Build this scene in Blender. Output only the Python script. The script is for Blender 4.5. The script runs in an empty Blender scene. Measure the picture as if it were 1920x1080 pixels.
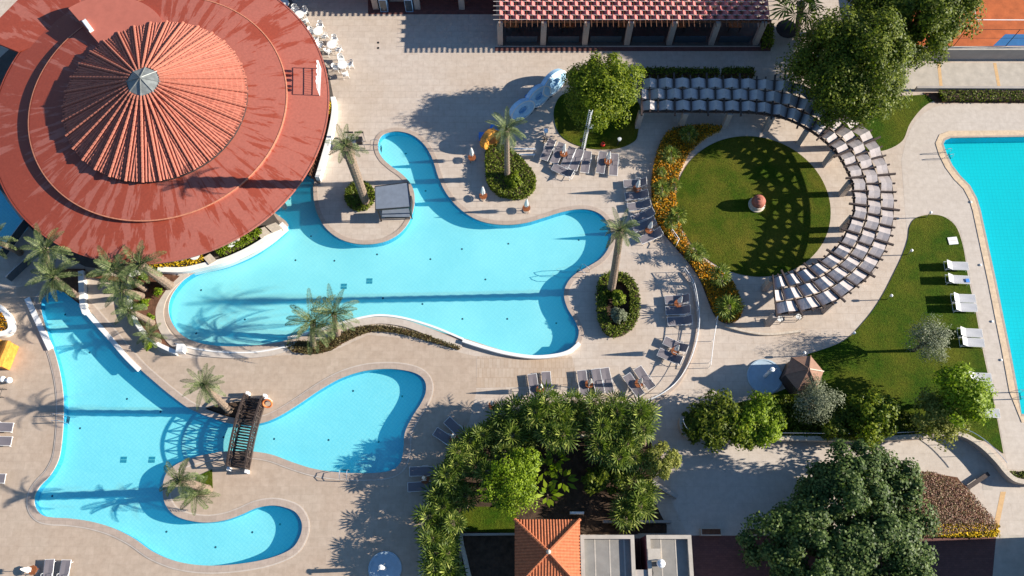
import bpy, math, random
from mathutils import Vector, Matrix
from mathutils.geometry import tessellate_polygon
random.seed(7)
S = bpy.context.scene
C = S.collection
R = math.radians
PI = math.pi

# ------------------------------------------------------------------ camera
F, TH, H = 1700.0, R(19.5), 66.93
_c, _s = math.cos(TH), math.sin(TH)
def P(px, py, z=0.0):
    """ground (or height z) point seen at photo pixel px, py"""
    u = (px-960)/F; v = (540-py)/F
    d = (u, v*_c+_s, v*_s-_c)
    t = (H-z)/(-d[2])
    return Vector((d[0]*t, d[1]*t, z))
cam = bpy.data.cameras.new('camera'); cam.sensor_width = 36.0; cam.lens = F/1920*36.0
cam.clip_end = 2000
co = bpy.data.objects.new('camera', cam); C.objects.link(co)
co.location = (0, 0, H); co.rotation_euler = (TH, 0, 0); S.camera = co

# ------------------------------------------------------------------ light
SUN_EL, SUN_AZ = R(22.0), R(2.0)
w = bpy.data.worlds.new('World'); S.world = w; w.use_nodes = True
nt = w.node_tree; sky = nt.nodes.new('ShaderNodeTexSky'); sky.sky_type = 'NISHITA'; sky.sun_disc = False
sky.sun_elevation = SUN_EL; sky.sun_rotation = PI/2-SUN_AZ; sky.altitude = 50; sky.ozone_density = 6.0; sky.dust_density = 0.2; sky.air_density = 1.3
bg = nt.nodes['Background']; bg.inputs['Strength'].default_value = 0.066
nt.links.new(sky.outputs[0], bg.inputs['Color'])
sl = bpy.data.lights.new('sun', 'SUN'); sl.energy = 5.0; sl.angle = R(0.5); sl.color = (1.0, 0.92, 0.80)
so = bpy.data.objects.new('sun', sl); C.objects.link(so)
sd = Vector((math.cos(SUN_EL)*math.cos(SUN_AZ), math.cos(SUN_EL)*math.sin(SUN_AZ), math.sin(SUN_EL)))
so.rotation_euler = sd.to_track_quat('Z', 'Y').to_euler(); so.location = (60, 0, 60)
S.view_settings.view_transform = 'Standard'; S.view_settings.look = 'None'
S.view_settings.exposure = 1.08; S.view_settings.gamma = 1.0
S.render.engine = 'CYCLES'
S.cycles.max_bounces = 8; S.cycles.transparent_max_bounces = 12
S.cycles.diffuse_bounces = 3; S.cycles.glossy_bounces = 2; S.cycles.caustics_reflective = False

# ------------------------------------------------------------------ materials
def N(t, typ, **kw):
    n = t.nodes.new('ShaderNode'+typ)
    for k, v in kw.items():
        if k in n.inputs.keys(): n.inputs[k].default_value = v
        else: setattr(n, k, v)
    return n
def c4(c): return (c[0], c[1], c[2], 1.0)
def mat(name, col, rough=0.6, var=0.0, scale=3.0, col2=None, bump=0.0, bscale=20.0, metal=0.0, detail=4.0, spec=0.3, stretch=None):
    m = bpy.data.materials.new(name); m.use_nodes = True; t = m.node_tree; b = t.nodes['Principled BSDF']
    b.inputs['Roughness'].default_value = rough; b.inputs['Metallic'].default_value = metal
    b.inputs['Specular IOR Level'].default_value = spec
    b.inputs['Base Color'].default_value = c4(col)
    tc = N(t, 'TexCoord'); vec = tc.outputs['Object']
    if stretch:
        mp = N(t, 'Mapping', Scale=stretch); t.links.new(vec, mp.inputs['Vector']); vec = mp.outputs[0]
    if var > 0 or col2:
        n = N(t, 'TexNoise', Scale=scale, Detail=detail, Roughness=0.65); t.links.new(vec, n.inputs['Vector'])
        r = N(t, 'ValToRGB'); t.links.new(n.outputs['Fac'], r.inputs[0])
        a = col2 if col2 else tuple(x*(1-var) for x in col)
        hi = col if col2 else tuple(min(1, x*(1+var)) for x in col)
        r.color_ramp.elements[0].color = c4(a); r.color_ramp.elements[0].position = 0.33
        r.color_ramp.elements[1].color = c4(hi); r.color_ramp.elements[1].position = 0.67
        t.links.new(r.outputs[0], b.inputs['Base Color'])
    if bump > 0:
        n2 = N(t, 'TexNoise', Scale=bscale, Detail=5.0); t.links.new(vec, n2.inputs['Vector'])
        bp = N(t, 'Bump', Strength=bump, Distance=0.05); t.links.new(n2.outputs['Fac'], bp.inputs['Height'])
        t.links.new(bp.outputs[0], b.inputs['Normal'])
    return m

def deck_mat(name, ca, cb, cg, bw=0.9, bh=0.6, wear=0.25, wcol=(0.30, 0.22, 0.15), mortar=0.012):
    """stone pavers: staggered slabs of slightly different tone, joints, broad weathering"""
    m = bpy.data.materials.new(name); m.use_nodes = True; t = m.node_tree; b = t.nodes['Principled BSDF']
    b.inputs['Roughness'].default_value = 0.7; b.inputs['Specular IOR Level'].default_value = 0.25
    tc = N(t, 'TexCoord')
    br = N(t, 'TexBrick', Scale=1.0); t.links.new(tc.outputs['Object'], br.inputs['Vector'])
    br.inputs['Color1'].default_value = c4(ca); br.inputs['Color2'].default_value = c4(cb); br.inputs['Mortar'].default_value = c4(cg)
    br.inputs['Brick Width'].default_value = bw; br.inputs['Row Height'].default_value = bh
    br.inputs['Mortar Size'].default_value = mortar; br.inputs['Mortar Smooth'].default_value = 0.3; br.inputs['Bias'].default_value = -0.1
    n = N(t, 'TexNoise', Scale=0.16, Detail=8.0, Roughness=0.6); t.links.new(tc.outputs['Object'], n.inputs['Vector'])
    r = N(t, 'ValToRGB'); t.links.new(n.outputs['Fac'], r.inputs[0])
    r.color_ramp.elements[0].position = 0.42; r.color_ramp.elements[1].position = 0.68
    r.color_ramp.elements[0].color = (0, 0, 0, 1); r.color_ramp.elements[1].color = (wear, wear, wear, 1)
    mx = N(t, 'MixRGB'); mx.inputs[2].default_value = c4(wcol)
    t.links.new(r.outputs[0], mx.inputs[0]); t.links.new(br.outputs['Color'], mx.inputs[1])
    n3 = N(t, 'TexNoise', Scale=2.2, Detail=6.0, Roughness=0.7); t.links.new(tc.outputs['Object'], n3.inputs['Vector'])
    r3 = N(t, 'ValToRGB'); t.links.new(n3.outputs['Fac'], r3.inputs[0])
    r3.color_ramp.elements[0].position = 0.3; r3.color_ramp.elements[0].color = (0.80, 0.785, 0.77, 1)
    r3.color_ramp.elements[1].position = 0.7; r3.color_ramp.elements[1].color = (1, 1, 1, 1)
    m2 = N(t, 'MixRGB', blend_type='MULTIPLY'); m2.inputs[0].default_value = 1.0
    t.links.new(mx.outputs[0], m2.inputs[1]); t.links.new(r3.outputs[0], m2.inputs[2])
    t.links.new(m2.outputs[0], b.inputs['Base Color'])
    bp = N(t, 'Bump', Strength=0.15, Distance=0.02); t.links.new(n3.outputs['Fac'], bp.inputs['Height']); t.links.new(bp.outputs[0], b.inputs['Normal'])
    return m

def leaf_mat(name, cols, trans=0.3, rough=0.5, tcol=None):
    """cols: colours picked at random per leaf"""
    m = bpy.data.materials.new(name); m.use_nodes = True; t = m.node_tree; b = t.nodes['Principled BSDF']
    b.inputs['Roughness'].default_value = rough; b.inputs['Specular IOR Level'].default_value = 0.18
    g = N(t, 'NewGeometry'); r = N(t, 'ValToRGB'); t.links.new(g.outputs['Random Per Island'], r.inputs[0])
    e = r.color_ramp.elements
    while len(e) < len(cols): e.new(0.5)
    for i, c in enumerate(cols):
        e[i].position = i/max(1, len(cols)-1); e[i].color = c4(c)
    t.links.new(r.outputs[0], b.inputs['Base Color'])
    tr = N(t, 'BsdfTranslucent')
    mc = N(t, 'MixRGB', blend_type='MULTIPLY'); mc.inputs[0].default_value = 1.0; mc.inputs[2].default_value = c4(tcol or (1.3, 1.5, 0.5))
    t.links.new(r.outputs[0], mc.inputs[1]); t.links.new(mc.outputs[0], tr.inputs['Color'])
    ms = N(t, 'MixShader'); ms.inputs[0].default_value = trans
    t.links.new(b.outputs[0], ms.inputs[1]); t.links.new(tr.outputs[0], ms.inputs[2])
    t.links.new(ms.outputs[0], t.nodes['Material Output'].inputs['Surface'])
    return m

def water_mat(name, tint, dcol, dfac, bscale=3.0, bstr=0.08):
    m = bpy.data.materials.new(name); m.use_nodes = True; t = m.node_tree; t.nodes.remove(t.nodes['Principled BSDF'])
    tr = N(t, 'BsdfTransparent'); tr.inputs[0].default_value = c4(tint)
    df = N(t, 'BsdfDiffuse'); df.inputs[0].default_value = c4(dcol)
    m1 = N(t, 'MixShader'); m1.inputs[0].default_value = dfac
    t.links.new(tr.outputs[0], m1.inputs[1]); t.links.new(df.outputs[0], m1.inputs[2])
    gl = N(t, 'BsdfGlossy'); gl.inputs['Roughness'].default_value = 0.04
    tc = N(t, 'TexCoord'); n = N(t, 'TexNoise', Scale=bscale, Detail=4.0, Distortion=0.6); t.links.new(tc.outputs['Object'], n.inputs['Vector'])
    bp = N(t, 'Bump', Strength=bstr, Distance=0.1); t.links.new(n.outputs['Fac'], bp.inputs['Height']); t.links.new(bp.outputs[0], gl.inputs['Normal'])
    fr = N(t, 'Fresnel', IOR=1.33); t.links.new(bp.outputs[0], fr.inputs['Normal'])
    ge = N(t, 'NewGeometry'); mi = N(t, 'Math', operation='MULTIPLY_ADD'); mi.inputs[1].default_value = 1/1.33-1.33; mi.inputs[2].default_value = 1.33   # same Fresnel from below, so daylight reaches the floor
    t.links.new(ge.outputs['Backfacing'], mi.inputs[0]); t.links.new(mi.outputs[0], fr.inputs['IOR'])
    m2 = N(t, 'MixShader'); t.links.new(fr.outputs[0], m2.inputs[0]); t.links.new(m1.outputs[0], m2.inputs[1]); t.links.new(gl.outputs[0], m2.inputs[2])
    t.links.new(m2.outputs[0], t.nodes['Material Output'].inputs['Surface'])
    return m

def tile_mat(name, ca, cb, size=0.28, rot=R(45), mort=0.03, ripple=0.0, mcol=None, mottle=0.03):
    """pool mosaic with pale grout lines"""
    m = bpy.data.materials.new(name); m.use_nodes = True; t = m.node_tree; b = t.nodes['Principled BSDF']
    b.inputs['Roughness'].default_value = 0.5
    tc = N(t, 'TexCoord'); mp = N(t, 'Mapping'); mp.inputs['Rotation'].default_value = (0, 0, rot); t.links.new(tc.outputs['Object'], mp.inputs['Vector'])
    vec = mp.outputs[0]
    if ripple > 0:   # the tile joints seen through rippled water
        n = N(t, 'TexNoise', Scale=2.6, Detail=3.0, Distortion=1.0); t.links.new(tc.outputs['Object'], n.inputs['Vector'])
        mv = N(t, 'MixRGB', blend_type='ADD'); mv.inputs[0].default_value = ripple
        t.links.new(vec, mv.inputs[1]); t.links.new(n.outputs['Color'], mv.inputs[2]); vec = mv.outputs[0]
    br = N(t, 'TexBrick', Scale=1.0, offset=0.0); t.links.new(vec, br.inputs['Vector'])
    br.inputs['Brick Width'].default_value = size; br.inputs['Row Height'].default_value = size
    br.inputs['Mortar Size'].default_value = mort; br.inputs['Mortar Smooth'].default_value = 0.4
    br.inputs['Color1'].default_value = c4(ca); br.inputs['Color2'].default_value = c4(cb); br.inputs['Mortar'].default_value = c4(mcol or tuple(x*0.8 for x in ca))
    n2 = N(t, 'TexNoise', Scale=0.25, Detail=3.0); t.links.new(tc.outputs['Object'], n2.inputs['Vector'])
    r = N(t, 'ValToRGB'); t.links.new(n2.outputs['Fac'], r.inputs[0])
    r.color_ramp.elements[0].color = (0.86, 0.92, 0.95, 1); r.color_ramp.elements[1].color = (1, 1, 1, 1)
    r.color_ramp.elements[0].position = 0.35; r.color_ramp.elements[1].position = 0.65
    mm = N(t, 'MixRGB', blend_type='MULTIPLY'); mm.inputs[0].default_value = 1.0
    t.links.new(br.outputs['Color'], mm.inputs[1]); t.links.new(r.outputs[0], mm.inputs[2])
    n4 = N(t, 'TexNoise', Scale=3.4, Detail=3.0, Roughness=0.6, Distortion=1.2); t.links.new(tc.outputs['Object'], n4.inputs['Vector'])   # water shimmer painted into the tile colour
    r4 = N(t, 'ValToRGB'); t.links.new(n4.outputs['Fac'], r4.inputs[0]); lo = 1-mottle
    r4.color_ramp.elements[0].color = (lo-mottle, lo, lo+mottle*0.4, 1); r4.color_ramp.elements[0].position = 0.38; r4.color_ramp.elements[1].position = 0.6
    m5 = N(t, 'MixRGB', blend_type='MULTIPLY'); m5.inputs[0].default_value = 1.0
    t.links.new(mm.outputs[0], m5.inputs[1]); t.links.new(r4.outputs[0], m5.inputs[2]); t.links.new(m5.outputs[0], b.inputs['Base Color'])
    return m

def grass_mat(name, ca, cb, cc):
    m = bpy.data.materials.new(name); m.use_nodes = True; t = m.node_tree; b = t.nodes['Principled BSDF']
    b.inputs['Roughness'].default_value = 0.9; b.inputs['Specular IOR Level'].default_value = 0.1
    tc = N(t, 'TexCoord')
    n1 = N(t, 'TexNoise', Scale=0.35, Detail=5.0, Roughness=0.65); t.links.new(tc.outputs['Object'], n1.inputs['Vector'])
    n2 = N(t, 'TexNoise', Scale=7.0, Detail=6.0, Roughness=0.8); t.links.new(tc.outputs['Object'], n2.inputs['Vector'])
    r1 = N(t, 'ValToRGB'); t.links.new(n1.outputs['Fac'], r1.inputs[0])
    r1.color_ramp.elements[0].position = 0.38; r1.color_ramp.elements[0].color = c4(ca)
    r1.color_ramp.elements[1].position = 0.66; r1.color_ramp.elements[1].color = c4(cb)
    r2 = N(t, 'ValToRGB'); t.links.new(n2.outputs['Fac'], r2.inputs[0])
    r2.color_ramp.elements[0].position = 0.3; r2.color_ramp.elements[0].color = (0.45, 0.45, 0.45, 1)
    r2.color_ramp.elements[1].position = 0.7; r2.color_ramp.elements[1].color = c4(cc)
    mm = N(t, 'MixRGB', blend_type='MULTIPLY'); mm.inputs[0].default_value = 1.0
    t.links.new(r1.outputs[0], mm.inputs[1]); t.links.new(r2.outputs[0], mm.inputs[2]); t.links.new(mm.outputs[0], b.inputs['Base Color'])
    bp = N(t, 'Bump', Strength=0.9, Distance=0.08); t.links.new(n2.outputs['Fac'], bp.inputs['Height']); t.links.new(bp.outputs[0], b.inputs['Normal'])
    return m

def roof_mat(name):
    """red painted roof with radial washed-out streaks (object origin = roof centre)"""
    m = bpy.data.materials.new(name); m.use_nodes = True; t = m.node_tree; b = t.nodes['Principled BSDF']
    tc = N(t, 'TexCoord'); sp = N(t, 'SeparateXYZ'); t.links.new(tc.outputs['Object'], sp.inputs[0])
    at = N(t, 'Math', operation='ARCTAN2'); t.links.new(sp.outputs['Y'], at.inputs[0]); t.links.new(sp.outputs['X'], at.inputs[1])
    # radius
    ln = N(t, 'VectorMath', operation='LENGTH'); cx = N(t, 'CombineXYZ'); t.links.new(sp.outputs['X'], cx.inputs[0]); t.links.new(sp.outputs['Y'], cx.inputs[1]); t.links.new(cx.outputs[0], ln.inputs[0])
    def polar(ka, kr):
        a = N(t, 'Math', operation='MULTIPLY'); a.inputs[1].default_value = ka; t.links.new(at.outputs[0], a.inputs[0])
        r = N(t, 'Math', operation='MULTIPLY'); r.inputs[1].default_value = kr; t.links.new(ln.outputs['Value'], r.inputs[0])
        c = N(t, 'CombineXYZ'); t.links.new(a.outputs[0], c.inputs[0]); t.links.new(r.outputs[0], c.inputs[1]); return c
    n1 = N(t, 'TexNoise', Scale=1.0, Detail=5.0, Roughness=0.64, Distortion=0.5); t.links.new(polar(15.0, 0.24).outputs[0], n1.inputs['Vector'])
    n2 = N(t, 'TexNoise', Scale=1.0, Detail=3.0); t.links.new(polar(1.6, 0.12).outputs[0], n2.inputs['Vector'])
    ad = N(t, 'Math', operation='MULTIPLY_ADD'); ad.inputs[1].default_value = 0.45; t.links.new(n2.outputs['Fac'], ad.inputs[0]); t.links.new(n1.outputs['Fac'], ad.inputs[2])
    # less washed-out towards the west side of the roof
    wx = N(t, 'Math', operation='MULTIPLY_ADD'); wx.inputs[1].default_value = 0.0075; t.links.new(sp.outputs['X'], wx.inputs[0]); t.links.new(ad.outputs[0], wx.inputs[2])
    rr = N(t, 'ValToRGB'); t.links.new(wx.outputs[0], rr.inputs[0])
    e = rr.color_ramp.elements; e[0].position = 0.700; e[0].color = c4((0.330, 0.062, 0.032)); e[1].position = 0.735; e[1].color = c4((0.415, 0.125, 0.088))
    n3 = N(t, 'TexNoise', Scale=6.0, Detail=4.0); t.links.new(tc.outputs['Object'], n3.inputs['Vector'])
    r3 = N(t, 'ValToRGB'); t.links.new(n3.outputs['Fac'], r3.inputs[0]); r3.color_ramp.elements[0].position = 0.25; r3.color_ramp.elements[0].color = (0.8, 0.8, 0.8, 1); r3.color_ramp.elements[1].position = 0.7
    mm = N(t, 'MixRGB', blend_type='MULTIPLY'); mm.inputs[0].default_value = 1.0; t.links.new(rr.outputs[0], mm.inputs[1]); t.links.new(r3.outputs[0], mm.inputs[2])
    t.links.new(mm.outputs[0], b.inputs['Base Color']); b.inputs['Roughness'].default_value = 0.5
    return m

M = {}
M['deck'] = deck_mat('travertine deck', (0.60, 0.515, 0.44), (0.565, 0.475, 0.40), (0.46, 0.37, 0.30), 0.95, 0.6, 0.38, (0.50, 0.385, 0.28))
M['deck_low'] = deck_mat('vignetted terrace stone', (0.53, 0.425, 0.335), (0.48, 0.38, 0.295), (0.44, 0.35, 0.28), 0.6, 0.6, 0.45, (0.46, 0.33, 0.24), 0.010)  # darker tan has the lens vignette painted into the stone colour
M['deck_pale'] = deck_mat('pale deck', (0.60, 0.53, 0.465), (0.575, 0.505, 0.44), (0.52, 0.45, 0.39), 1.2, 1.2, 0.2, (0.50, 0.41, 0.33))
M['paving'] = deck_mat('weathered paving', (0.56, 0.46, 0.37), (0.50, 0.39, 0.30), (0.44, 0.33, 0.25), 0.30, 0.75, 0.5, (0.46, 0.31, 0.19), 0.02)
M['maroon'] = deck_mat('red brick paving', (0.20, 0.085, 0.075), (0.15, 0.065, 0.06), (0.11, 0.06, 0.055), 0.3, 0.15, 0.3, (0.22, 0.10, 0.07))
M['concrete'] = mat('concrete', (0.47, 0.42, 0.36), 0.85, 0.12, 1.5, bump=0.1)
M['concrete_band'] = mat('tan band', (0.62, 0.40, 0.20), 0.8, 0.1, 4)
M['coping'] = deck_mat('pool coping stone', (0.50, 0.40, 0.33), (0.46, 0.37, 0.31), (0.38, 0.30, 0.25), 0.5, 0.5, 0.2)
M['coping_tan'] = mat('tan coping', (0.62, 0.47, 0.32), 0.7, 0.15, 3)
M['white'] = mat('white paint', (0.80, 0.79, 0.77), 0.55, 0.05, 2, bump=0.05)
M['white_metal'] = mat('white powder coat', (0.78, 0.78, 0.78), 0.35, spec=0.5)
M['plastic'] = mat('white plastic', (0.82, 0.82, 0.80), 0.35, spec=0.5)
M['chrome'] = mat('steel', (0.62, 0.63, 0.65), 0.25, metal=0.9)
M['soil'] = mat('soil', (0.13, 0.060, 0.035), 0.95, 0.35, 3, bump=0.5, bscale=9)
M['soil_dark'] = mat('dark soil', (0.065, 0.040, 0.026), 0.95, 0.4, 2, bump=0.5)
M['grass'] = grass_mat('lawn grass', (0.034, 0.078, 0.003), (0.100, 0.112, 0.010), (1.3, 1.3, 1.2))
M['grass_dark'] = grass_mat('round lawn grass', (0.046, 0.084, 0.004), (0.125, 0.118, 0.014), (1.25, 1.25, 1.15))
M['roof'] = roof_mat('red roof paint')
M['tile'] = mat('terracotta tile', (0.42, 0.140, 0.095), 0.75, 0.16, 2.5, bump=0.1)
M['tile2'] = mat('orange tile', (0.42, 0.135, 0.060), 0.75, 0.2, 5, bump=0.1)
M['ridge'] = mat('ridge tile', (0.43, 0.15, 0.10), 0.75, 0.15, 8)
M['cap'] = mat('weathered metal cap', (0.22, 0.235, 0.23), 0.5, 0.25, 2, metal=0.2)
M['dark'] = mat('dark interior', (0.035, 0.030, 0.030), 0.8, 0.3, 2)
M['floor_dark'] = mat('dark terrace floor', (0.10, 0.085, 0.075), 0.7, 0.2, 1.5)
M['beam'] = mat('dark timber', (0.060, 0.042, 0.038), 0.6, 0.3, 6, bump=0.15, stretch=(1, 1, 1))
M['bridge'] = mat('brown stained timber', (0.052, 0.037, 0.032), 0.6, 0.35, 8, bump=0.2)
M['sail'] = mat('grey canvas', (0.50, 0.44, 0.42), 0.85, 0.10, 5, bump=0.1, bscale=8)
M['redsail'] = mat('red canvas', (0.56, 0.165, 0.150), 0.85, 0.10, 5)
M['wire'] = mat('pale cable', (0.70, 0.62, 0.55), 0.5)
M['pillar'] = mat('rendered pillar', (0.38, 0.325, 0.29), 0.8, 0.10, 4)
M['sling'] = mat('grey sling fabric', (0.185, 0.165, 0.180), 0.8, 0.08, 30)
M['sling_pale'] = mat('pale grey sling fabric', (0.46, 0.46, 0.48), 0.75, 0.06, 20)
M['sling_white'] = mat('white headrest fabric', (0.78, 0.76, 0.74), 0.8, 0.05, 20)
M['canvas'] = mat('white umbrella canvas', (0.80, 0.79, 0.76), 0.8, 0.06, 6, bump=0.2, bscale=14)
M['wood'] = mat('varnished wood', (0.27, 0.090, 0.034), 0.45, 0.3, 10, stretch=(1, 6, 1))
M['wood_brown'] = mat('brown boards', (0.17, 0.075, 0.04), 0.7, 0.3, 6, stretch=(1, 8, 1))
M['orange'] = mat('orange lacquer', (0.62, 0.27, 0.045), 0.5, 0.3, 3)
M['blue'] = mat('blue plastic', (0.09, 0.27, 0.72), 0.45, 0.1, 3)
M['paleblue'] = mat('pale blue shell', (0.42, 0.66, 0.86), 0.4, 0.12, 3)
M['black'] = mat('black metal', (0.022, 0.022, 0.025), 0.5)
M['red'] = mat('red plastic', (0.60, 0.03, 0.02), 0.4)
M['buoy'] = mat('orange lifebuoy', (0.75, 0.22, 0.07), 0.45)
M['roof_plain'] = mat('plain red roof paint', (0.44, 0.135, 0.095), 0.6, 0.08, 1.2)
M['slate'] = mat('grey membrane', (0.17, 0.20, 0.25), 0.7, 0.10, 2)
M['flatroof'] = mat('grey roofing', (0.25, 0.235, 0.215), 0.85, 0.10, 1.5, bump=0.1)
M['wall_mar'] = mat('maroon render', (0.17, 0.055, 0.075), 0.8, 0.1, 2)
M['wall_grey'] = mat('grey render wall', (0.38, 0.34, 0.31), 0.85, 0.1, 1)
M['thatch'] = mat('brown shingle', (0.27, 0.155, 0.11), 0.85, 0.15, 4, bump=0.15, bscale=14)
M['clay'] = mat('orange clay court', (0.46, 0.115, 0.035), 0.9, 0.2, 1.2, bump=0.1)
M['court_blue'] = mat('blue court surface', (0.02, 0.13, 0.32), 0.7, 0.08, 2)
M['splash'] = mat('blue splash pad', (0.38, 0.48, 0.56), 0.6, 0.08, 3)
M['terracotta'] = mat('terracotta dome', (0.36, 0.12, 0.08), 0.7, 0.25, 4)
M['stone'] = mat('pale stone', (0.55, 0.47, 0.38), 0.8, 0.15, 6, bump=0.2)
M['trunk'] = mat('palm bark', (0.21, 0.155, 0.115), 0.9, 0.4, 9, bump=0.6, bscale=12)
M['bark'] = mat('bark', (0.12, 0.085, 0.06), 0.9, 0.3, 8, bump=0.5)
M['glass'] = mat('smoked glass', (0.05, 0.07, 0.09), 0.1, spec=0.6)
M['fridge'] = mat('blue cooler top', (0.22, 0.40, 0.62), 0.4, 0.1, 3)
M['lampwarm'] = mat('brown tables', (0.34, 0.13, 0.045), 0.5, 0.3, 4)
M['poolA'] = tile_mat('pale mosaic', (0.41, 0.93, 0.87), (0.40, 0.92, 0.865), 0.26, R(40), 0.03, 0.0, (0.36, 0.885, 0.85))
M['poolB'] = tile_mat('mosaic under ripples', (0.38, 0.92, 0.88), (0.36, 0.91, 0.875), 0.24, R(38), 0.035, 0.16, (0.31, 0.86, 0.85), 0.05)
M['poolC'] = tile_mat('turquoise mosaic', (0.001, 0.67, 0.70), (0.001, 0.66, 0.69), 0.3, 0, 0.02, 0.05)
M['poolwall'] = tile_mat('pool wall mosaic', (0.06, 0.42, 0.66), (0.05, 0.40, 0.63), 0.2, 0, 0.02)
M['waterA'] = water_mat('clear pool water', (0.97, 1.0, 1.0), (0.010, 0.54, 0.86), 0.17, 2.0, 0.05)
M['waterB'] = water_mat('rippled pool water', (0.95, 1.0, 1.0), (0.006, 0.51, 0.85), 0.17, 4.0, 0.20)
M['waterC'] = water_mat('deep pool water', (0.60, 1.0, 1.0), (0.001, 0.55, 0.66), 0.22, 3.0, 0.12)
# foliage
M['lf_green'] = leaf_mat('glossy green leaves', [(0.05, 0.085, 0.005), (0.12, 0.165, 0.008), (0.24, 0.275, 0.018)])
M['lf_mid'] = leaf_mat('mid green leaves', [(0.030, 0.052, 0.004), (0.085, 0.115, 0.008), (0.185, 0.215, 0.020)])
M['lf_dark'] = leaf_mat('dark blue-green leaves', [(0.018, 0.040, 0.008), (0.055, 0.095, 0.020), (0.155, 0.205, 0.060)], 0.2)
M['lf_olive'] = leaf_mat('grey olive leaves', [(0.085, 0.105, 0.06), (0.16, 0.18, 0.105), (0.27, 0.29, 0.19)], 0.2, tcol=(1.1, 1.15, 0.8))
M['lf_lime'] = leaf_mat('bright green leaves', [(0.07, 0.12, 0.005), (0.17, 0.25, 0.010), (0.28, 0.36, 0.025)])
M['lf_yellow'] = leaf_mat('yellow green leaves', [(0.10, 0.12, 0.015), (0.20, 0.21, 0.04), (0.33, 0.32, 0.08)])
M['lf_palm'] = leaf_mat('palm fronds', [(0.045, 0.075, 0.022), (0.105, 0.14, 0.05), (0.22, 0.245, 0.11)], 0.2, tcol=(1.2, 1.3, 0.6))
M['lf_fan'] = leaf_mat('fan palm leaves', [(0.040, 0.075, 0.010), (0.10, 0.145, 0.020), (0.33, 0.36, 0.085)], 0.25, tcol=(1.2, 1.4, 0.5))
M['lf_hedge'] = leaf_mat('hedge leaves', [(0.055, 0.085, 0.008), (0.11, 0.145, 0.012), (0.18, 0.20, 0.03)], 0.25)
M['lf_flower'] = leaf_mat('orange flower bed', [(0.05, 0.06, 0.010), (0.10, 0.13, 0.012), (0.07, 0.09, 0.010), (0.50, 0.20, 0.008), (0.72, 0.33, 0.010), (0.60, 0.24, 0.006), (0.12, 0.10, 0.012), (0.70, 0.38, 0.015)], 0.2, tcol=(1.2, 1.0, 0.4))
M['lf_yflower'] = leaf_mat('yellow flowers', [(0.05, 0.08, 0.01), (0.75, 0.48, 0.01), (0.80, 0.55, 0.02)], 0.2, tcol=(1, 1, 0.4))
M['lf_red'] = leaf_mat('russet shrub leaves', [(0.09, 0.085, 0.03), (0.30, 0.15, 0.11), (0.44, 0.27, 0.20), (0.22, 0.22, 0.08)], 0.2, tcol=(1.2, 0.9, 0.6))
M['lf_dry'] = leaf_mat('brownish ground cover', [(0.05, 0.045, 0.02), (0.11, 0.085, 0.03), (0.16, 0.13, 0.05)], 0.15)

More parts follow.
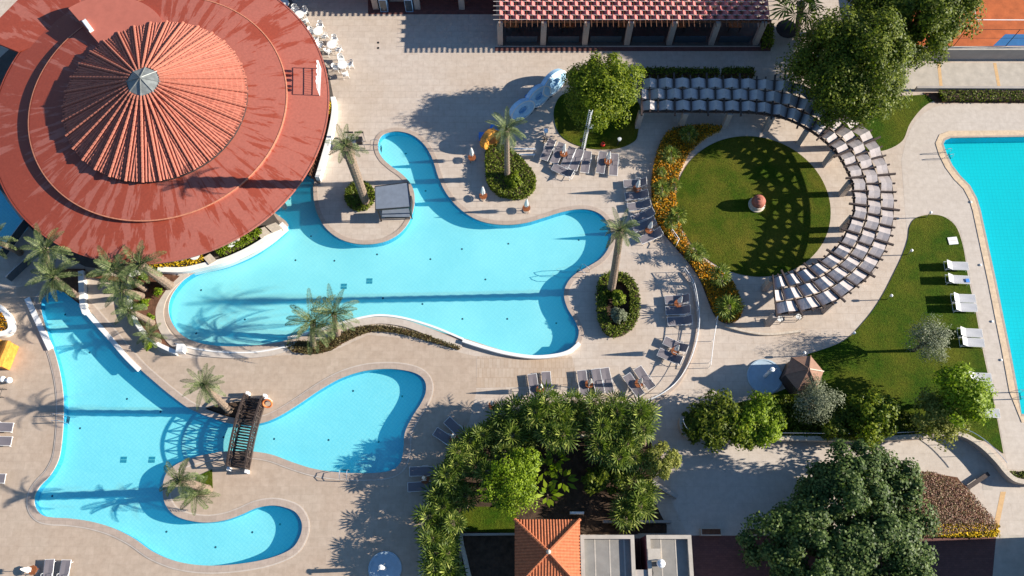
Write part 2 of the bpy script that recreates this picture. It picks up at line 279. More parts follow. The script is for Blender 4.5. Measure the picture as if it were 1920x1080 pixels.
# ------------------------------------------------------------------ mesh builder
class MB:
    def __init__(s): s.v = []; s.f = []
    def add(s, vs, fs):
        o = len(s.v); s.v += [tuple(v) for v in vs]; s.f += [tuple(i+o for i in f) for f in fs]; return s
    def box(s, c, d, rz=0.0, tilt=None):
        hx, hy, hz = d[0]/2, d[1]/2, d[2]/2
        m = Matrix.Rotation(rz, 3, 'Z')
        if tilt is not None: m = m @ tilt
        c = Vector(c)
        vs = [c + m @ Vector((x*hx, y*hy, z*hz)) for x, y, z in ((-1,-1,-1),(1,-1,-1),(1,1,-1),(-1,1,-1),(-1,-1,1),(1,-1,1),(1,1,1),(-1,1,1))]
        return s.add(vs, [(3,2,1,0),(4,5,6,7),(0,1,5,4),(1,2,6,5),(2,3,7,6),(3,0,4,7)])
    def bar(s, a, b, wd, ht):
        """rectangular bar from a to b (wd across, ht upright)"""
        a = Vector(a); b = Vector(b); t = (b-a).normalized()
        n = t.cross(Vector((0,0,1)))
        n = n.normalized() if n.length > 1e-4 else Vector((1,0,0))
        u = n.cross(t).normalized(); n = n*wd/2; u = u*ht/2
        vs = [a-n-u, a+n-u, a+n+u, a-n+u, b-n-u, b+n-u, b+n+u, b-n+u]
        return s.add(vs, [(0,1,2,3),(7,6,5,4),(4,5,1,0),(5,6,2,1),(6,7,3,2),(7,4,0,3)])
    def prism(s, poly, z0, z1, bottom=False):
        n = len(poly); ar = sum(poly[i][0]*poly[(i+1)%n][1]-poly[(i+1)%n][0]*poly[i][1] for i in range(n))
        if ar < 0: poly = poly[::-1]
        o = len(s.v)
        s.v += [(p[0], p[1], z1) for p in poly] + [(p[0], p[1], z0) for p in poly]
        for tri in tessellate_polygon([[Vector((p[0], p[1], 0)) for p in poly]]):
            s.f.append(s._up(o, tri))
        for i in range(n):
            j = (i+1) % n; s.f.append((o+n+i, o+n+j, o+j, o+i))
        return s
    def _up(s, o, tri):
        a, b, c = (s.v[o+i] for i in tri)
        k = (b[0]-a[0])*(c[1]-a[1])-(b[1]-a[1])*(c[0]-a[0])
        return tuple(o+i for i in (tri if k > 0 else tri[::-1]))
    def sheet(s, polys, z):
        """flat polygon with holes"""
        o = len(s.v)
        for p in polys: s.v += [(q[0], q[1], z) for q in p]
        for tri in tessellate_polygon([[Vector((q[0], q[1], 0)) for q in p] for p in polys]):
            s.f.append(s._up(o, tri))
        return s
    def tube(s, pts, r, n=6, cap=True):
        pts = [Vector(p) for p in pts]; rs = r if isinstance(r, (list, tuple)) else [r]*len(pts); o = len(s.v)
        pn = None
        for i, p in enumerate(pts):
            t = (pts[min(i+1, len(pts)-1)]-pts[max(i-1, 0)]).normalized()
            if pn is None:
                pn = t.orthogonal().normalized()
            else:
                pn = (pn - t*pn.dot(t)); pn = pn.normalized() if pn.length > 1e-5 else t.orthogonal().normalized()
            b = t.cross(pn)
            for k in range(n):
                a = 2*PI*k/n; s.v.append(tuple(p + (pn*math.cos(a)+b*math.sin(a))*rs[i]))
        for i in range(len(pts)-1):
            for k in range(n):
                k2 = (k+1) % n; s.f.append((o+i*n+k, o+i*n+k2, o+(i+1)*n+k2, o+(i+1)*n+k))
        if cap:
            s.f.append(tuple(o+k for k in range(n))[::-1]); e = o+(len(pts)-1)*n; s.f.append(tuple(e+k for k in range(n)))
        return s
    def lathe(s, prof, n=24, c=(0,0,0), sx=1.0, sy=1.0, cap=True):
        o = len(s.v)
        for r, z in prof:
            for k in range(n):
                a = 2*PI*k/n; s.v.append((c[0]+r*math.cos(a)*sx, c[1]+r*math.sin(a)*sy, c[2]+z))
        for i in range(len(prof)-1):
            for k in range(n):
                k2 = (k+1) % n; s.f.append((o+i*n+k, o+i*n+k2, o+(i+1)*n+k2, o+(i+1)*n+k))
        if cap and prof[-1][0] > 1e-4: s.f.append(tuple(o+(len(prof)-1)*n+k for k in range(n)))
        return s
    def ribbon(s, pts, wd, z0, z1, closed=False, side=0.0):
        """solid strip following a line: wd wide, side -1..1 shifts it to the right/left of the line"""
        pts = [Vector((p[0], p[1], 0)) for p in pts]; n = len(pts); L = []; Rr = []
        for i in range(n):
            a = pts[(i-1) % n] if closed or i > 0 else pts[i]; b = pts[(i+1) % n] if closed or i < n-1 else pts[i]
            t = (b-a); t = t.normalized() if t.length > 1e-6 else Vector((1,0,0)); nn = Vector((-t.y, t.x, 0))
            L.append(pts[i]+nn*wd*(0.5+side/2)); Rr.append(pts[i]-nn*wd*(0.5-side/2))
        o = len(s.v)
        for i in range(n):
            s.v += [(L[i].x, L[i].y, z1), (Rr[i].x, Rr[i].y, z1), (Rr[i].x, Rr[i].y, z0), (L[i].x, L[i].y, z0)]
        m = n if closed else n-1
        for i in range(m):
            j = (i+1) % n; a = o+4*i; b = o+4*j
            s.f += [(a, a+1, b+1, b), (a+1, a+2, b+2, b+1), (a+3, a, b, b+3)]
        if not closed:
            s.f += [(o+3, o+2, o+1, o), (o+4*(n-1), o+4*(n-1)+1, o+4*(n-1)+2, o+4*(n-1)+3)]
        return s
    def leaf(s, p, d, nrm, ln, wd):
        """one folded leaf: base p, pointing d, facing nrm"""
        sd_ = d.cross(nrm); sd_ = sd_.normalized() if sd_.length > 1e-5 else d.orthogonal().normalized()
        o = len(s.v); mid = p+d*ln*0.5
        s.v += [tuple(p), tuple(mid+sd_*wd*0.5), tuple(p+d*ln), tuple(mid-sd_*wd*0.5)]
        s.f.append((o, o+1, o+2, o+3))
    def build(s, name, m, parent=None, smooth=False, loc=None):
        me = bpy.data.meshes.new(name); me.from_pydata(s.v, [], s.f); me.materials.append(m)
        if smooth: me.polygons.foreach_set('use_smooth', [True]*len(me.polygons))
        me.update()
        o = bpy.data.objects.new(name, me); C.objects.link(o)
        if parent: o.parent = parent
        if loc is not None: o.location = loc
        return o

def tag(o, label, cat, group=None, kind=None):
    o['label'] = label; o['category'] = cat
    if group: o['group'] = group
    if kind: o['kind'] = kind
    return o
def thing(name, label, cat, loc=(0,0,0), rz=0.0, group=None):
    o = bpy.data.objects.new(name, None); C.objects.link(o); o.location = loc; o.rotation_euler = (0, 0, rz)
    o.empty_display_size = 0.3
    return tag(o, label, cat, group)
def struct(o, label=None):
    o['kind'] = 'structure'
    if label: o['label'] = label
    return o
def dup(root, loc, rz, label, group=None, scale=None):
    def cp(o, par):
        c = o.copy(); C.objects.link(c)
        if par: c.parent = par
        for ch in kids.get(o.name, []): cp(ch, c)
        return c
    kids = {}
    def walk(o):
        kids[o.name] = list(o.children)
        for ch in o.children: walk(ch)
    walk(root)
    r = cp(root, None); r.location = loc; r.rotation_euler = (0, 0, rz)
    if scale: r.scale = (scale,)*3
    r['label'] = label
    if group: r['group'] = group
    return r

def cr(pts, closed=True, k=6):
    """smooth curve through points"""
    n = len(pts); out = []
    for i in range(n if closed else n-1):
        if closed: p0, p1, p2, p3 = (Vector(pts[(i+j-1) % n][:2]) for j in range(4))
        else: p0, p1, p2, p3 = (Vector(pts[min(max(i+j-1, 0), n-1)][:2]) for j in range(4))
        for q in range(k):
            t = q/k
            out.append(0.5*((2*p1)+(p2-p0)*t+(2*p0-5*p1+4*p2-p3)*t*t+(3*p1-p0-3*p2+p3)*t**3))
    if not closed: out.append(Vector(pts[-1][:2]))
    return out
def gp(pxs, z=0.0): return [P(x, y, z) for x, y in pxs]
def gc(pxs, closed=True, k=6, z=0.0): return cr(gp(pxs, z), closed, k)
def offset(poly, d):
    n = len(poly); ar = sum(poly[i][0]*poly[(i+1) % n][1]-poly[(i+1) % n][0]*poly[i][1] for i in range(n)); sg = 1 if ar > 0 else -1
    out = []
    for i in range(n):
        t = Vector(poly[(i+1) % n][:2])-Vector(poly[i-1][:2]); t = t.normalized() if t.length > 1e-6 else Vector((1, 0))
        out.append(Vector(poly[i][:2])+Vector((t.y, -t.x))*d*sg)
    return out
def inside(p, poly):
    x, y = p[0], p[1]; r = False; n = len(poly); j = n-1
    for i in range(n):
        xi, yi = poly[i][0], poly[i][1]; xj, yj = poly[j][0], poly[j][1]
        if (yi > y) != (yj > y) and x < (xj-xi)*(y-yi)/(yj-yi)+xi: r = not r
        j = i
    return r
def rnd_in(poly):
    x0 = min(p[0] for p in poly); x1 = max(p[0] for p in poly); y0 = min(p[1] for p in poly); y1 = max(p[1] for p in poly)
    while True:
        q = (random.uniform(x0, x1), random.uniform(y0, y1))
        if inside(q, poly): return q
def rdir(zmin=-1.0):
    while True:
        v = Vector((random.gauss(0, 1), random.gauss(0, 1), random.gauss(0, 1)))
        if v.length > 1e-3:
            v.normalize()
            if v.z >= zmin: return v
# ================================================================== SETTING
poolA = gc([(560,318),(588,336),(588,352),(590,380),(598,406),(613,429),(637,447),(666,456),(697,457),(727,450),(752,434),(768,412),(776,386),(776,362),(768,343),(752,326),(733,312),(717,297),(709,281),(709,265),(718,252),(738,246),(760,248),(779,256),(796,271),(808,290),(815,308),(823,333),(836,360),(856,385),(882,405),(912,417),(950,421),(986,417),(1020,407),(1052,397),(1080,392),(1106,393),(1127,402),(1141,419),(1147,440),(1142,464),(1127,485),(1104,500),(1080,514),(1065,530),(1058,551),(1064,576),(1078,600),(1086,622),(1080,643),(1064,657),(1040,664),(1000,667),(960,662),(920,651),(880,638),(835,626),(795,612),(760,602),(720,596),(692,597),(660,604),(628,614),(592,624),(550,636),(500,646),(450,650),(405,649),(368,642),(340,628),(322,606),(315,582),(319,558),(333,536),(352,518),(378,506),(420,497),(470,477),(508,452),(536,428),(536,416),(505,388),(515,350)])
poolB = gc([(78,590),(90,630),(103,665),(113,705),(118,745),(118,790),(115,830),(109,862),(94,890),(74,912),(64,932),(66,952),(78,966),(98,971),(132,973),(172,979),(212,991),(250,1010),(286,1035),(330,1053),(382,1061),(440,1059),(500,1049),(545,1031),(563,1007),(567,982),(556,961),(536,951),(510,947),(480,952),(450,965),(420,975),(385,979),(350,974),(325,963),(310,943),(306,921),(308,901),(316,884),(336,869),(370,857),(408,849),(445,846),(480,848),(512,854),(550,868),(590,880),(640,887),(690,888),(730,884),(750,870),(757,846),(760,812),(774,782),(790,757),(799,736),(798,716),(785,702),(760,694),(725,691),(682,695),(640,708),(600,730),(560,757),(522,780),(492,792),(460,796),(430,793),(395,782),(355,765),(320,740),(290,715),(262,690),(234,658),(206,625),(182,597),(160,572),(138,552),(112,541),(88,550),(76,566)])
poolC = gp([(1768,270),(1772,262),(1782,258),(2200,252),(2200,520),(2200,775),(1915,777),(1908,735),(1893,655),(1880,592),(1868,532),(1857,482),(1846,432),(1838,395),(1831,372),(1818,348),(1800,330),(1785,310),(1774,288)])
poolD = gp([(-160,300),(-10,340),(12,375),(52,428),(36,446),(10,464),(-20,482),(-160,500)])
big = 500
g = MB().sheet([[(-big,-big),(big,-big),(big,big),(-big,big)], poolA, poolB, poolC, poolD], 0.0)
struct(g.build('ground', M['deck']), 'beige travertine pool deck')

def pool(poly, depth, m_floor, m_wall, m_water, level, wname, label):
    b = MB().sheet([poly], -depth); fl = struct(b.build('pool_floor', m_floor))
    wl = MB(); n = len(poly)
    ar = sum(poly[i][0]*poly[(i+1) % n][1]-poly[(i+1) % n][0]*poly[i][1] for i in range(n)); pp = poly if ar > 0 else poly[::-1]
    wl.v = [(p[0], p[1], 0.0) for p in pp]+[(p[0], p[1], -depth) for p in pp]
    wl.f = [((i+1) % n, i, n+i, n+(i+1) % n) for i in range(n)]
    wl.build('pool_wall', m_wall, fl)
    wt = MB().sheet([offset(poly, -0.004)], level); struct(wt.build('water', m_water), label)
    return fl
fa = pool(poolA, 0.78, M['poolA'], M['poolwall'], M['waterA'], -0.07, 'water', 'pale cyan water of the large freeform pool')
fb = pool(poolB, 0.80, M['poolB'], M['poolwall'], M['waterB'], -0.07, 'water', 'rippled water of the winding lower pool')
fc = pool(poolC, 0.95, M['poolC'], M['poolwall'], M['waterC'], -0.06, 'water', 'turquoise water of the big pool')
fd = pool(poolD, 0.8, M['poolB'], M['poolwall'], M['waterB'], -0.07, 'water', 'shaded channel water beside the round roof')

# floor fittings: inlets (small dark discs) and drains (dark squares), parts of each pool floor
def dots(fl, pxs, z, r=0.085):
    for x, y in pxs:
        p = P(x, y, z); MB().lathe([(r, 0), (r*0.6, 0.012)], 10, (p.x, p.y, z+0.004)).build('inlet', M['black'], fl)
dots(fa, [(761,288),(798,358),(554,488),(583,443),(627,489),(707,477),(807,486),(866,467),(910,524),(953,457),(718,559),(792,570),(867,598),(951,598),(543,373),(554,577),(377,544),(459,599),(368,625),(1085,450),(1043,606),(1080,570)], -0.78)
dots(fb, [(122,590),(168,661),(238,748),(301,772),(150,803),(419,820),(98,930),(312,997),(404,1026),(473,998),(514,823),(616,825),(710,828),(525,983),(662,733),(754,743)], -0.80)
for fl, pxs, z in ((fa, ((693,527),(645,537)), -0.78), (fb, ((232,862),(285,862)), -0.80)):
    for x, y in pxs:
        p = P(x, y, z); d = MB()
        for ix in (-1, 1):
            for iy in (-1, 1): d.box((p.x+ix*0.12, p.y+iy*0.12, z+0.012), (0.21, 0.21, 0.016))
        d.build('drain', mat('drain grating %d' % x, (0.03, 0.22, 0.28), 0.6), fl)

terr = gp([(-600,545),(-20,545),(40,538),(60,528),(160,528),(166,590),(236,560),(250,610),(300,660),(345,672),(450,670),(560,665),(620,660),(690,628),(760,634),(866,662),(893,668),(893,735),(880,790),(810,900),(785,990),(780,1300),(-600,1300)])
struct(MB().sheet([terr, poolB], 0.003).build('terrace', M['deck_low']), 'lower stone terrace around the winding pool')  # sheet laid over the deck to carry the painted vignette tone
# copings
def coping(poly, wd, m, z=0.03, name='coping', inset=0.03):
    b = MB(); b.ribbon(offset(poly, wd/2-inset), wd, -0.06, z, True); struct(b.build(name, m))
coping(poolA, 0.34, M['coping'], 0.028)
coping(poolB, 0.46, M['coping'], 0.045)
coping(poolB, 0.09, M['deck_pale'], 0.030, inset=-0.43)
coping(poolC, 0.52, M['coping_tan'], 0.035, inset=-0.10)
coping(poolC, 0.16, M['coping'], 0.040, inset=0.03)

# pale stone ledge round the west end of the large pool
ledge = gc([(352,512),(328,530),(308,556),(300,585),(306,615),(326,642),(360,657),(405,663),(455,665),(510,660),(550,648)], False)
struct(MB().ribbon(ledge, 0.62, 0.004, 0.10).build('ledge', M['deck_pale']))
ledge2 = gc([(645,612),(690,603),(720,601),(760,607),(800,621),(835,636),(866,648)], False)
struct(MB().ribbon(ledge2, 0.55, 0.004, 0.09).build('ledge', M['deck_pale']))
# raised white rims of the infinity edge
def rim(pxs, wd, z0, z1, m='white', name='kerb', closed=False):
    return struct(MB().ribbon(gc(pxs, closed), wd, z0, z1).build(name, M[m]))
rim([(868,640),(905,652),(950,664),(1000,671),(1042,668),(1068,660),(1086,645)], 0.26, 0.0, 0.32)
rim([(540,634),(580,624),(640,606),(690,594),(722,592),(762,598),(815,614),(868,636)], 0.16, 0.0, 0.13)
rim([(330,645),(368,655),(420,661),(480,661),(540,650),(556,641)], 0.10, 0.0, 0.16)
rim([(52,560),(66,590),(82,625),(96,655)], 0.42, 0.0, 0.16)
rim([(152,572),(178,602),(206,633),(236,668),(262,694)], 0.34, 0.0, 0.14)

# weathered paving south of the large pool, pale strip, maroon paving, paths
struct(MB().sheet([gp([(894,668),(1072,668),(1078,690),(1074,724),(893,727)])], 0.005).build('paving', M['paving']))
struct(MB().sheet([gp([(1290,1004),(2050,1008),(2050,1200),(1290,1200)])], 0.006).build('paving', M['maroon']))
struct(MB().sheet([gp([(690,26),(1460,86),(1460,97),(690,97)][:0] or [(928,88),(1445,88),(1445,96),(928,96)])], 0.006).build('paving', M['maroon']))
struct(MB().sheet([gp([(690,-30),(930,-30),(930,27),(690,27)])], 0.006).build('paving', M['maroon']))
# pale concrete: around the turquoise pool and the road at the top right
struct(MB().sheet([gc([(1690,300),(1702,255),(1722,222),(1755,200),(1800,195)], False)+gp([(2300,193),(2300,250),(1765,250),(1760,270),(1775,310),(1820,360),(1836,400),(1850,470),(1880,620),(1905,740),(1912,790),(2300,790),(2300,905),(1890,880),(1872,790),(1842,640),(1815,500),(1800,430),(1778,408),(1740,400),(1712,408),(1700,430)])], 0.004).build('path', M['deck_pale']))
struct(MB().sheet([gp([(1640,118),(2050,118),(2050,170),(1640,168)])], 0.005).build('road', M['concrete']))
for a, b_, c_, d_ in (((1757,118),(1763,118),(1768,167),(1762,167)), ((1862,118),(1868,118),(1877,167),(1871,167))):
    struct(MB().sheet([gp([a, b_, c_, d_])], 0.010).build('road_marking', M['concrete_band']))
struct(MB().sheet([gp([(1270,825),(1400,836),(1560,838),(1700,828),(1800,815),(1860,850),(1890,905),(2050,908),(2050,1004),(1290,1004),(1255,930)])], 0.005).build('path', M['deck_pale']))
struct(MB().sheet([gp([(1876,922),(1886,922),(1870,1000),(1860,1000)])], 0.011).build('road_marking', M['concrete_band']))
struct(MB().sheet([gp([(1842,901),(1860,901),(1861,919),(1843,919)])], 0.012).build('manhole', M['concrete']))
for i, (cx, cy) in enumerate(((709,80),(709,90))):
    p = P(cx, cy); tag(MB().lathe([(0.11, 0.006), (0.09, 0.012)], 12, (p.x, p.y, 0)).build('deck_drain', M['black']), ('upper' if i == 0 else 'lower')+' of two small dark round drains in the plaza paving', 'drain', 'round drains in the plaza')

struct(MB().sheet([gp([(1868,1003),(2050,1003),(2050,1200),(1850,1200)])], 0.010).build('road', M['concrete']))
# lawns
lawnC = Vector((19.52, 30.87)); LR = 6.23
struct(MB().prism([(lawnC.x+LR*math.cos(2*PI*k/96), lawnC.y+LR*math.sin(2*PI*k/96)) for k in range(96)], 0, 0.035).build('lawn', M['grass_dark']), 'round lawn inside the curved pergola')
big_lawn = gc([(1515,664),(1580,640),(1622,600),(1652,558),(1676,512),(1692,478),(1702,448),(1705,426),(1716,410),(1740,403),(1765,405),(1785,417),(1797,435),(1807,470),(1815,520),(1828,580),(1843,660),(1858,730),(1870,790),(1881,850)], False)+gp([(1850,828),(1800,815),(1740,815),(1600,824),(1400,826),(1295,822),(1272,800),(1296,772),(1375,757),(1440,742),(1475,728)])
struct(MB().prism(big_lawn, 0, 0.04).build('lawn', M['grass']), 'long lawn beside the turquoise pool')
struct(MB().prism(gc([(1545,190),(1760,176)], False)+gc([(1756,186),(1730,202),(1706,232),(1692,264),(1662,281),(1630,285)], False)+gp([(1560,240)]), 0, 0.04).build('lawn', M['grass']), 'small lawn under the big tree')
struct(MB().prism(gc([(1040,200),(1040,230),(1052,255),(1080,272),(1115,280),(1155,279),(1185,268),(1196,250),(1195,190),(1120,170),(1060,175)]), 0, 0.05).build('lawn', M['grass_dark']), 'planted bed under the round tree')
struct(MB().prism(gp([(866,950),(968,950),(968,1000),(866,996)]), 0, 0.04).build('lawn', M['grass']))
# soil
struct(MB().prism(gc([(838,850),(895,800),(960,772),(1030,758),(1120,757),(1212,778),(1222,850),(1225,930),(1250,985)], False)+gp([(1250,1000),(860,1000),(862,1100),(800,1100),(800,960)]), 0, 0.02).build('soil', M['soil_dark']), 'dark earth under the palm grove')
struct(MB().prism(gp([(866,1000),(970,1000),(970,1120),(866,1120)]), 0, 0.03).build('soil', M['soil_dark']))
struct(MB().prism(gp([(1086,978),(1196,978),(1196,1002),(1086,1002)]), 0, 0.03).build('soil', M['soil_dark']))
struct(MB().prism(gc([(338,518),(312,545),(293,580),(296,615),(318,650),(342,662)], False)+gc([(336,665),(300,650),(268,622),(250,585),(243,545),(250,520),(300,514)], False), 0, 0.12).build('soil', M['soil']), 'reddish earth planter at the end of the large pool')
struct(MB().prism(gp([(100,505),(160,505),(155,575),(120,548),(96,540)]), 0, 0.12).build('soil', M['soil']))
struct(MB().prism(gp([(372,770),(412,758),(470,750),(478,785),(440,788),(400,780)]), 0.0, 0.03).build('soil', M['soil_dark']))
struct(MB().prism(gp([(370,893),(398,880),(399,915),(384,928),(362,925)]), 0.0, 0.05).build('lawn', M['grass']))
struct(MB().prism(gp([(1730,174),(2050,176),(2050,194),(1755,193)]), 0, 0.045).build('soil', M['soil']))
struct(MB().prism(gp([(1890,884),(2050,884),(2050,900),(1890,900)]), 0, 0.045).build('soil', M['soil_dark']))
struct(MB().prism(gp([(1700,890),(1750,888),(1795,895),(1870,1003),(1700,1008)]), 0, 0.03).build('soil', M['soil']))
struct(MB().prism(gc([(535,650),(560,640),(600,640),(650,622),(690,612),(730,613),(775,622),(830,640),(866,652)], False)+gc([(860,656),(810,642),(760,628),(720,622),(690,624),(650,640),(620,657),(585,664),(550,660)], False), 0, 0.05).build('soil', M['soil']))

# tennis court terrace at the top right, held by a grey wall
zc = 1.45
court = gp([(1700,88),(2060,88),(2060,-120),(1700,-120)], zc)
tw = thing('retaining_wall', 'grey retaining wall below the orange tennis court', 'wall', P(1800, 112))
wl = MB(); a = P(1690, 112)-tw.location; b_ = P(2060, 112)-tw.location
wl.box(((a.x+b_.x)/2, a.y+0.15, zc/2), (b_.x-a.x, 0.3, zc)); wl.build('wall', M['wall_grey'], tw)
cpm = MB(); cpm.box(((a.x+b_.x)/2, a.y+0.15, zc+0.03), (b_.x-a.x, 0.36, 0.06)); cpm.build('wall_top', M['concrete'], tw)
y0 = P(1800, 112).y+0.33
struct(MB().prism([(court[0].x-1, y0), (court[1].x+5, y0), (court[1].x+5, y0+22), (court[0].x-1, y0+22)], 0.2, zc).build('tennis_court', M['clay']), 'orange clay tennis court')
struct(MB().sheet([gp([(1885,64),(2060,64),(2060,86),(1862,86)], zc+0.004)], zc+0.004).build('court_marking', M['court_blue']))
struct(MB().ribbon(gp([(1822,-60),(1830,37),(2060,38)], zc), 0.09, zc+0.001, zc+0.008).build('court_marking', M['white']))
fen = thing('court_fence', 'thin wire fence on top of the grey court wall', 'fence', (P(1800, 112).x, y0, zc))
fb_ = MB()
for dx in (-5.2, -1.2, 3.2, 7.4): fb_ = MB(); fb_.tube([(dx, 0, 0), (dx, 0, 2.4)], 0.03, 6); fb_.build('post', M['black'], fen)
fr = MB(); fr.tube([(-5.2, 0, 1.2), (12, 0, 1.2)], 0.014, 5); fr.tube([(-5.2, 0, 2.4), (12, 0, 2.4)], 0.02, 5); fr.build('rail', M['black'], fen)
lw = thing('low_wall', 'low pale kerb wall between concrete road and hedge', 'wall', P(1830, 170))
a = P(1715, 169)-lw.location; b_ = P(2050, 170)-lw.location
MB().bar(a+Vector((0, 0, 0.25)), b_+Vector((0, 0, 0.25)), 0.22, 0.5).build('wall', M['wall_grey'], lw)

# curved retaining wall with handrail above the lower path
rw = thing('retaining_wall', 'curved pale retaining wall with a steel handrail along the lower path', 'wall', P(1800, 830))
pts = gc([(1276,786),(1276,806),(1292,822),(1340,824),(1480,825),(1620,826),(1720,821),(1770,815),(1800,820),(1830,838),(1858,865),(1882,893),(1905,905),(1960,908)], False, 6)
pts = [(p.x-rw.location.x, p.y-rw.location.y) for p in pts]
MB().ribbon(pts, 0.28, 0, 0.75).build('wall', M['wall_grey'], rw)
MB().ribbon(pts, 0.34, 0.752, 0.80).build('wall_top', M['stone'], rw)
rp = [Vector((p[0], p[1]+0.25, 1.45)) for p in pts[4:64]]
MB().tube(rp, 0.025, 6).build('handrail', M['chrome'], rw)
b = MB()
for q in rp[::5]: b.tube([(q.x, q.y, 0.1), (q.x, q.y, 1.45)], 0.018, 5)
b.build('rail_posts', M['chrome'], rw)
# terrace steps in the path
# ================================================================== ROUND BUILDING
RC = Vector((-27.75, 37.4, 0))
rb = thing('round_building', 'big round pavilion with red painted roof and ribbed terracotta cone', 'building', RC)
def ring_surface(prof, n=160):
    return MB().lathe(prof, n)
# outer roof slopes
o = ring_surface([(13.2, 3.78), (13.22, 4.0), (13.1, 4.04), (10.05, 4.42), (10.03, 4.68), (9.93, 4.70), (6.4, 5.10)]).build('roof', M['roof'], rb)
MB().lathe([(13.0, 3.70), (3.0, 3.70)], 64).build('soffit', M['dark'], rb)
MB().lathe([(13.21, 3.985), (13.26, 3.99), (13.26, 4.05), (13.16, 4.06)], 160, cap=False).build('roof_edge', M['roof'], rb)
MB().lathe([(10.055, 4.66), (10.09, 4.67), (10.08, 4.71), (10.0, 4.72)], 160, cap=False).build('roof_edge', mat('worn red edge', (0.55, 0.22, 0.13), 0.5, 0.2, 6), rb)
# raised segment at the north west with its small hatch
pw = [P(122, -15, 5.3), P(145, 18, 5.3), P(160, 52, 5.3), P(205, 95, 5.3), P(300, 60, 5.3), P(310, 40, 5.3)]
arc = gc([(308, 48), (296, 27), (272, 8), (240, -4), (200, -8), (160, 0), (128, 15)], False, 6, 5.35)
seg = [(q.x-RC.x, q.y-RC.y) for q in arc]+[(q.x-RC.x, q.y-RC.y) for q in gp([(127, 14), (190, 86), (300, 90)], 5.35)]
MB().prism(seg, 4.6, 5.35).build('roof_terrace', M['roof_plain'], rb)
wing = [(q.x-RC.x, q.y-RC.y) for q in gp([(150,10),(60,88),(34,97),(0,83),(-45,66),(-20,52),(0,33),(33,0),(70,-38),(150,-30)], 4.1)]
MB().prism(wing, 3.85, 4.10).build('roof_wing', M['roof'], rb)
q = P(163, 46, 5.6); q2 = q-RC
b = MB(); b.box((q2.x, q2.y, 5.45), (0.35, 1.25, 0.2), R(38)); b.box((q2.x+0.02, q2.y, 5.57), (0.30, 1.15, 0.05), R(38))
tag(b.build('roof_hatch', M['white']), 'white oblong unit on the edge of the round red roof', 'vent').location = RC
# ribbed tile cone
NS, NA, NR = 34, 22, 64
r0, r1, z0, z1 = 1.1, 7.15, 7.75, 5.25
b = MB()
for j in range(NR+1):
    t = j/NR; r = r0+(r1-r0)*t
    course = ((r1-r)/0.36) % 1.0
    for i in range(NS*NA):
        s_ = (i % NA)/NA-0.5; ang = 2*PI*(i/NA)/NS; da = s_*2*PI/NS
        lat = r*math.sin(da)
        rib = abs(math.cos(PI*lat/0.235))
        h = 0.115*rib-0.02*course
        rr = r*math.cos(PI/NS)/math.cos(da) if j == NR else r
        b.v.append((rr*math.cos(ang), rr*math.sin(ang), z0+(z1-z0)*t+h*min(1, r/2.2)))
n = NS*NA
for j in range(NR):
    for i in range(n):
        i2 = (i+1) % n; b.f.append((j*n+i, (j+1)*n+i, (j+1)*n+i2, j*n+i2))
cone = b.build('tiled_cone', M['tile'], rb)
for k in range(NS):
    ang = 2*PI*(k+0.5-0.5)/NS+PI/NS
    ang = 2*PI*k/NS+ -PI/NS
    b = MB(); pts = []; rs = []
    m_ = 17
    for q in range(m_):
        for e in (0, 1):
            t = (q+e*0.96)/m_; r = r0+0.1+(r1-r0-0.05)*t
            pts.append((r*math.cos(ang), r*math.sin(ang), z0+(z1-z0)*((r-r0)/(r1-r0))+0.115)); rs.append(0.085 if e == 0 else 0.115)
    b.tube(pts, rs, 6); b.build('ridge_tiles', M['ridge'], cone)
MB().lathe([(7.1, 4.95), (7.1, 5.32), (6.9, 5.34)], 68).build('cone_edge', M['dark'], rb)
b = MB(); b.lathe([(1.30, 7.70), (1.25, 7.84), (0.12, 8.32), (0.08, 8.45), (0, 8.48)], 8); rcap = b.build('roof_cap', M['cap'], rb)
b = MB()
for k in range(8):
    a_ = 2*PI*k/8; b.tube([(1.3*math.cos(a_), 1.3*math.sin(a_), 7.83), (0.1*math.cos(a_), 0.1*math.sin(a_), 8.36)], 0.04, 5)
b.build('cap_seams', M['cap'], rcap)
for k in range(16):
    a_ = 2*PI*(k+0.4)/16; MB().lathe([(0.22, 0.1), (0.22, 3.72)], 12, (11.6*math.cos(a_), 11.6*math.sin(a_), 0)).build('column', M['pillar'], rb)
MB().lathe([(9.0, 0.1), (9.0, 3.71)], 64).build('inner_wall', M['wood_brown'], rb)
# terrace floor beneath the roof
pf = gp([(300,505),(345,506),(400,495),(450,477),(490,452),(528,424),(512,400),(470,360),(540,296),(588,333),(600,345),(612,300),(625,250),(629,200),(617,140),(592,75),(560,22),(520,-40)])
pf = [(p.x, p.y) for p in pf]+[(-26, 53), (-40, 50), (-46, 42)]+[(P(x, y).x, P(x, y).y) for x, y in ((-60, 290), (16, 372), (55, 425), (100, 470), (160, 500), (250, 512))]
struct(MB().prism(pf, -0.9, 0.10).build('terrace_floor', M['floor_dark']))
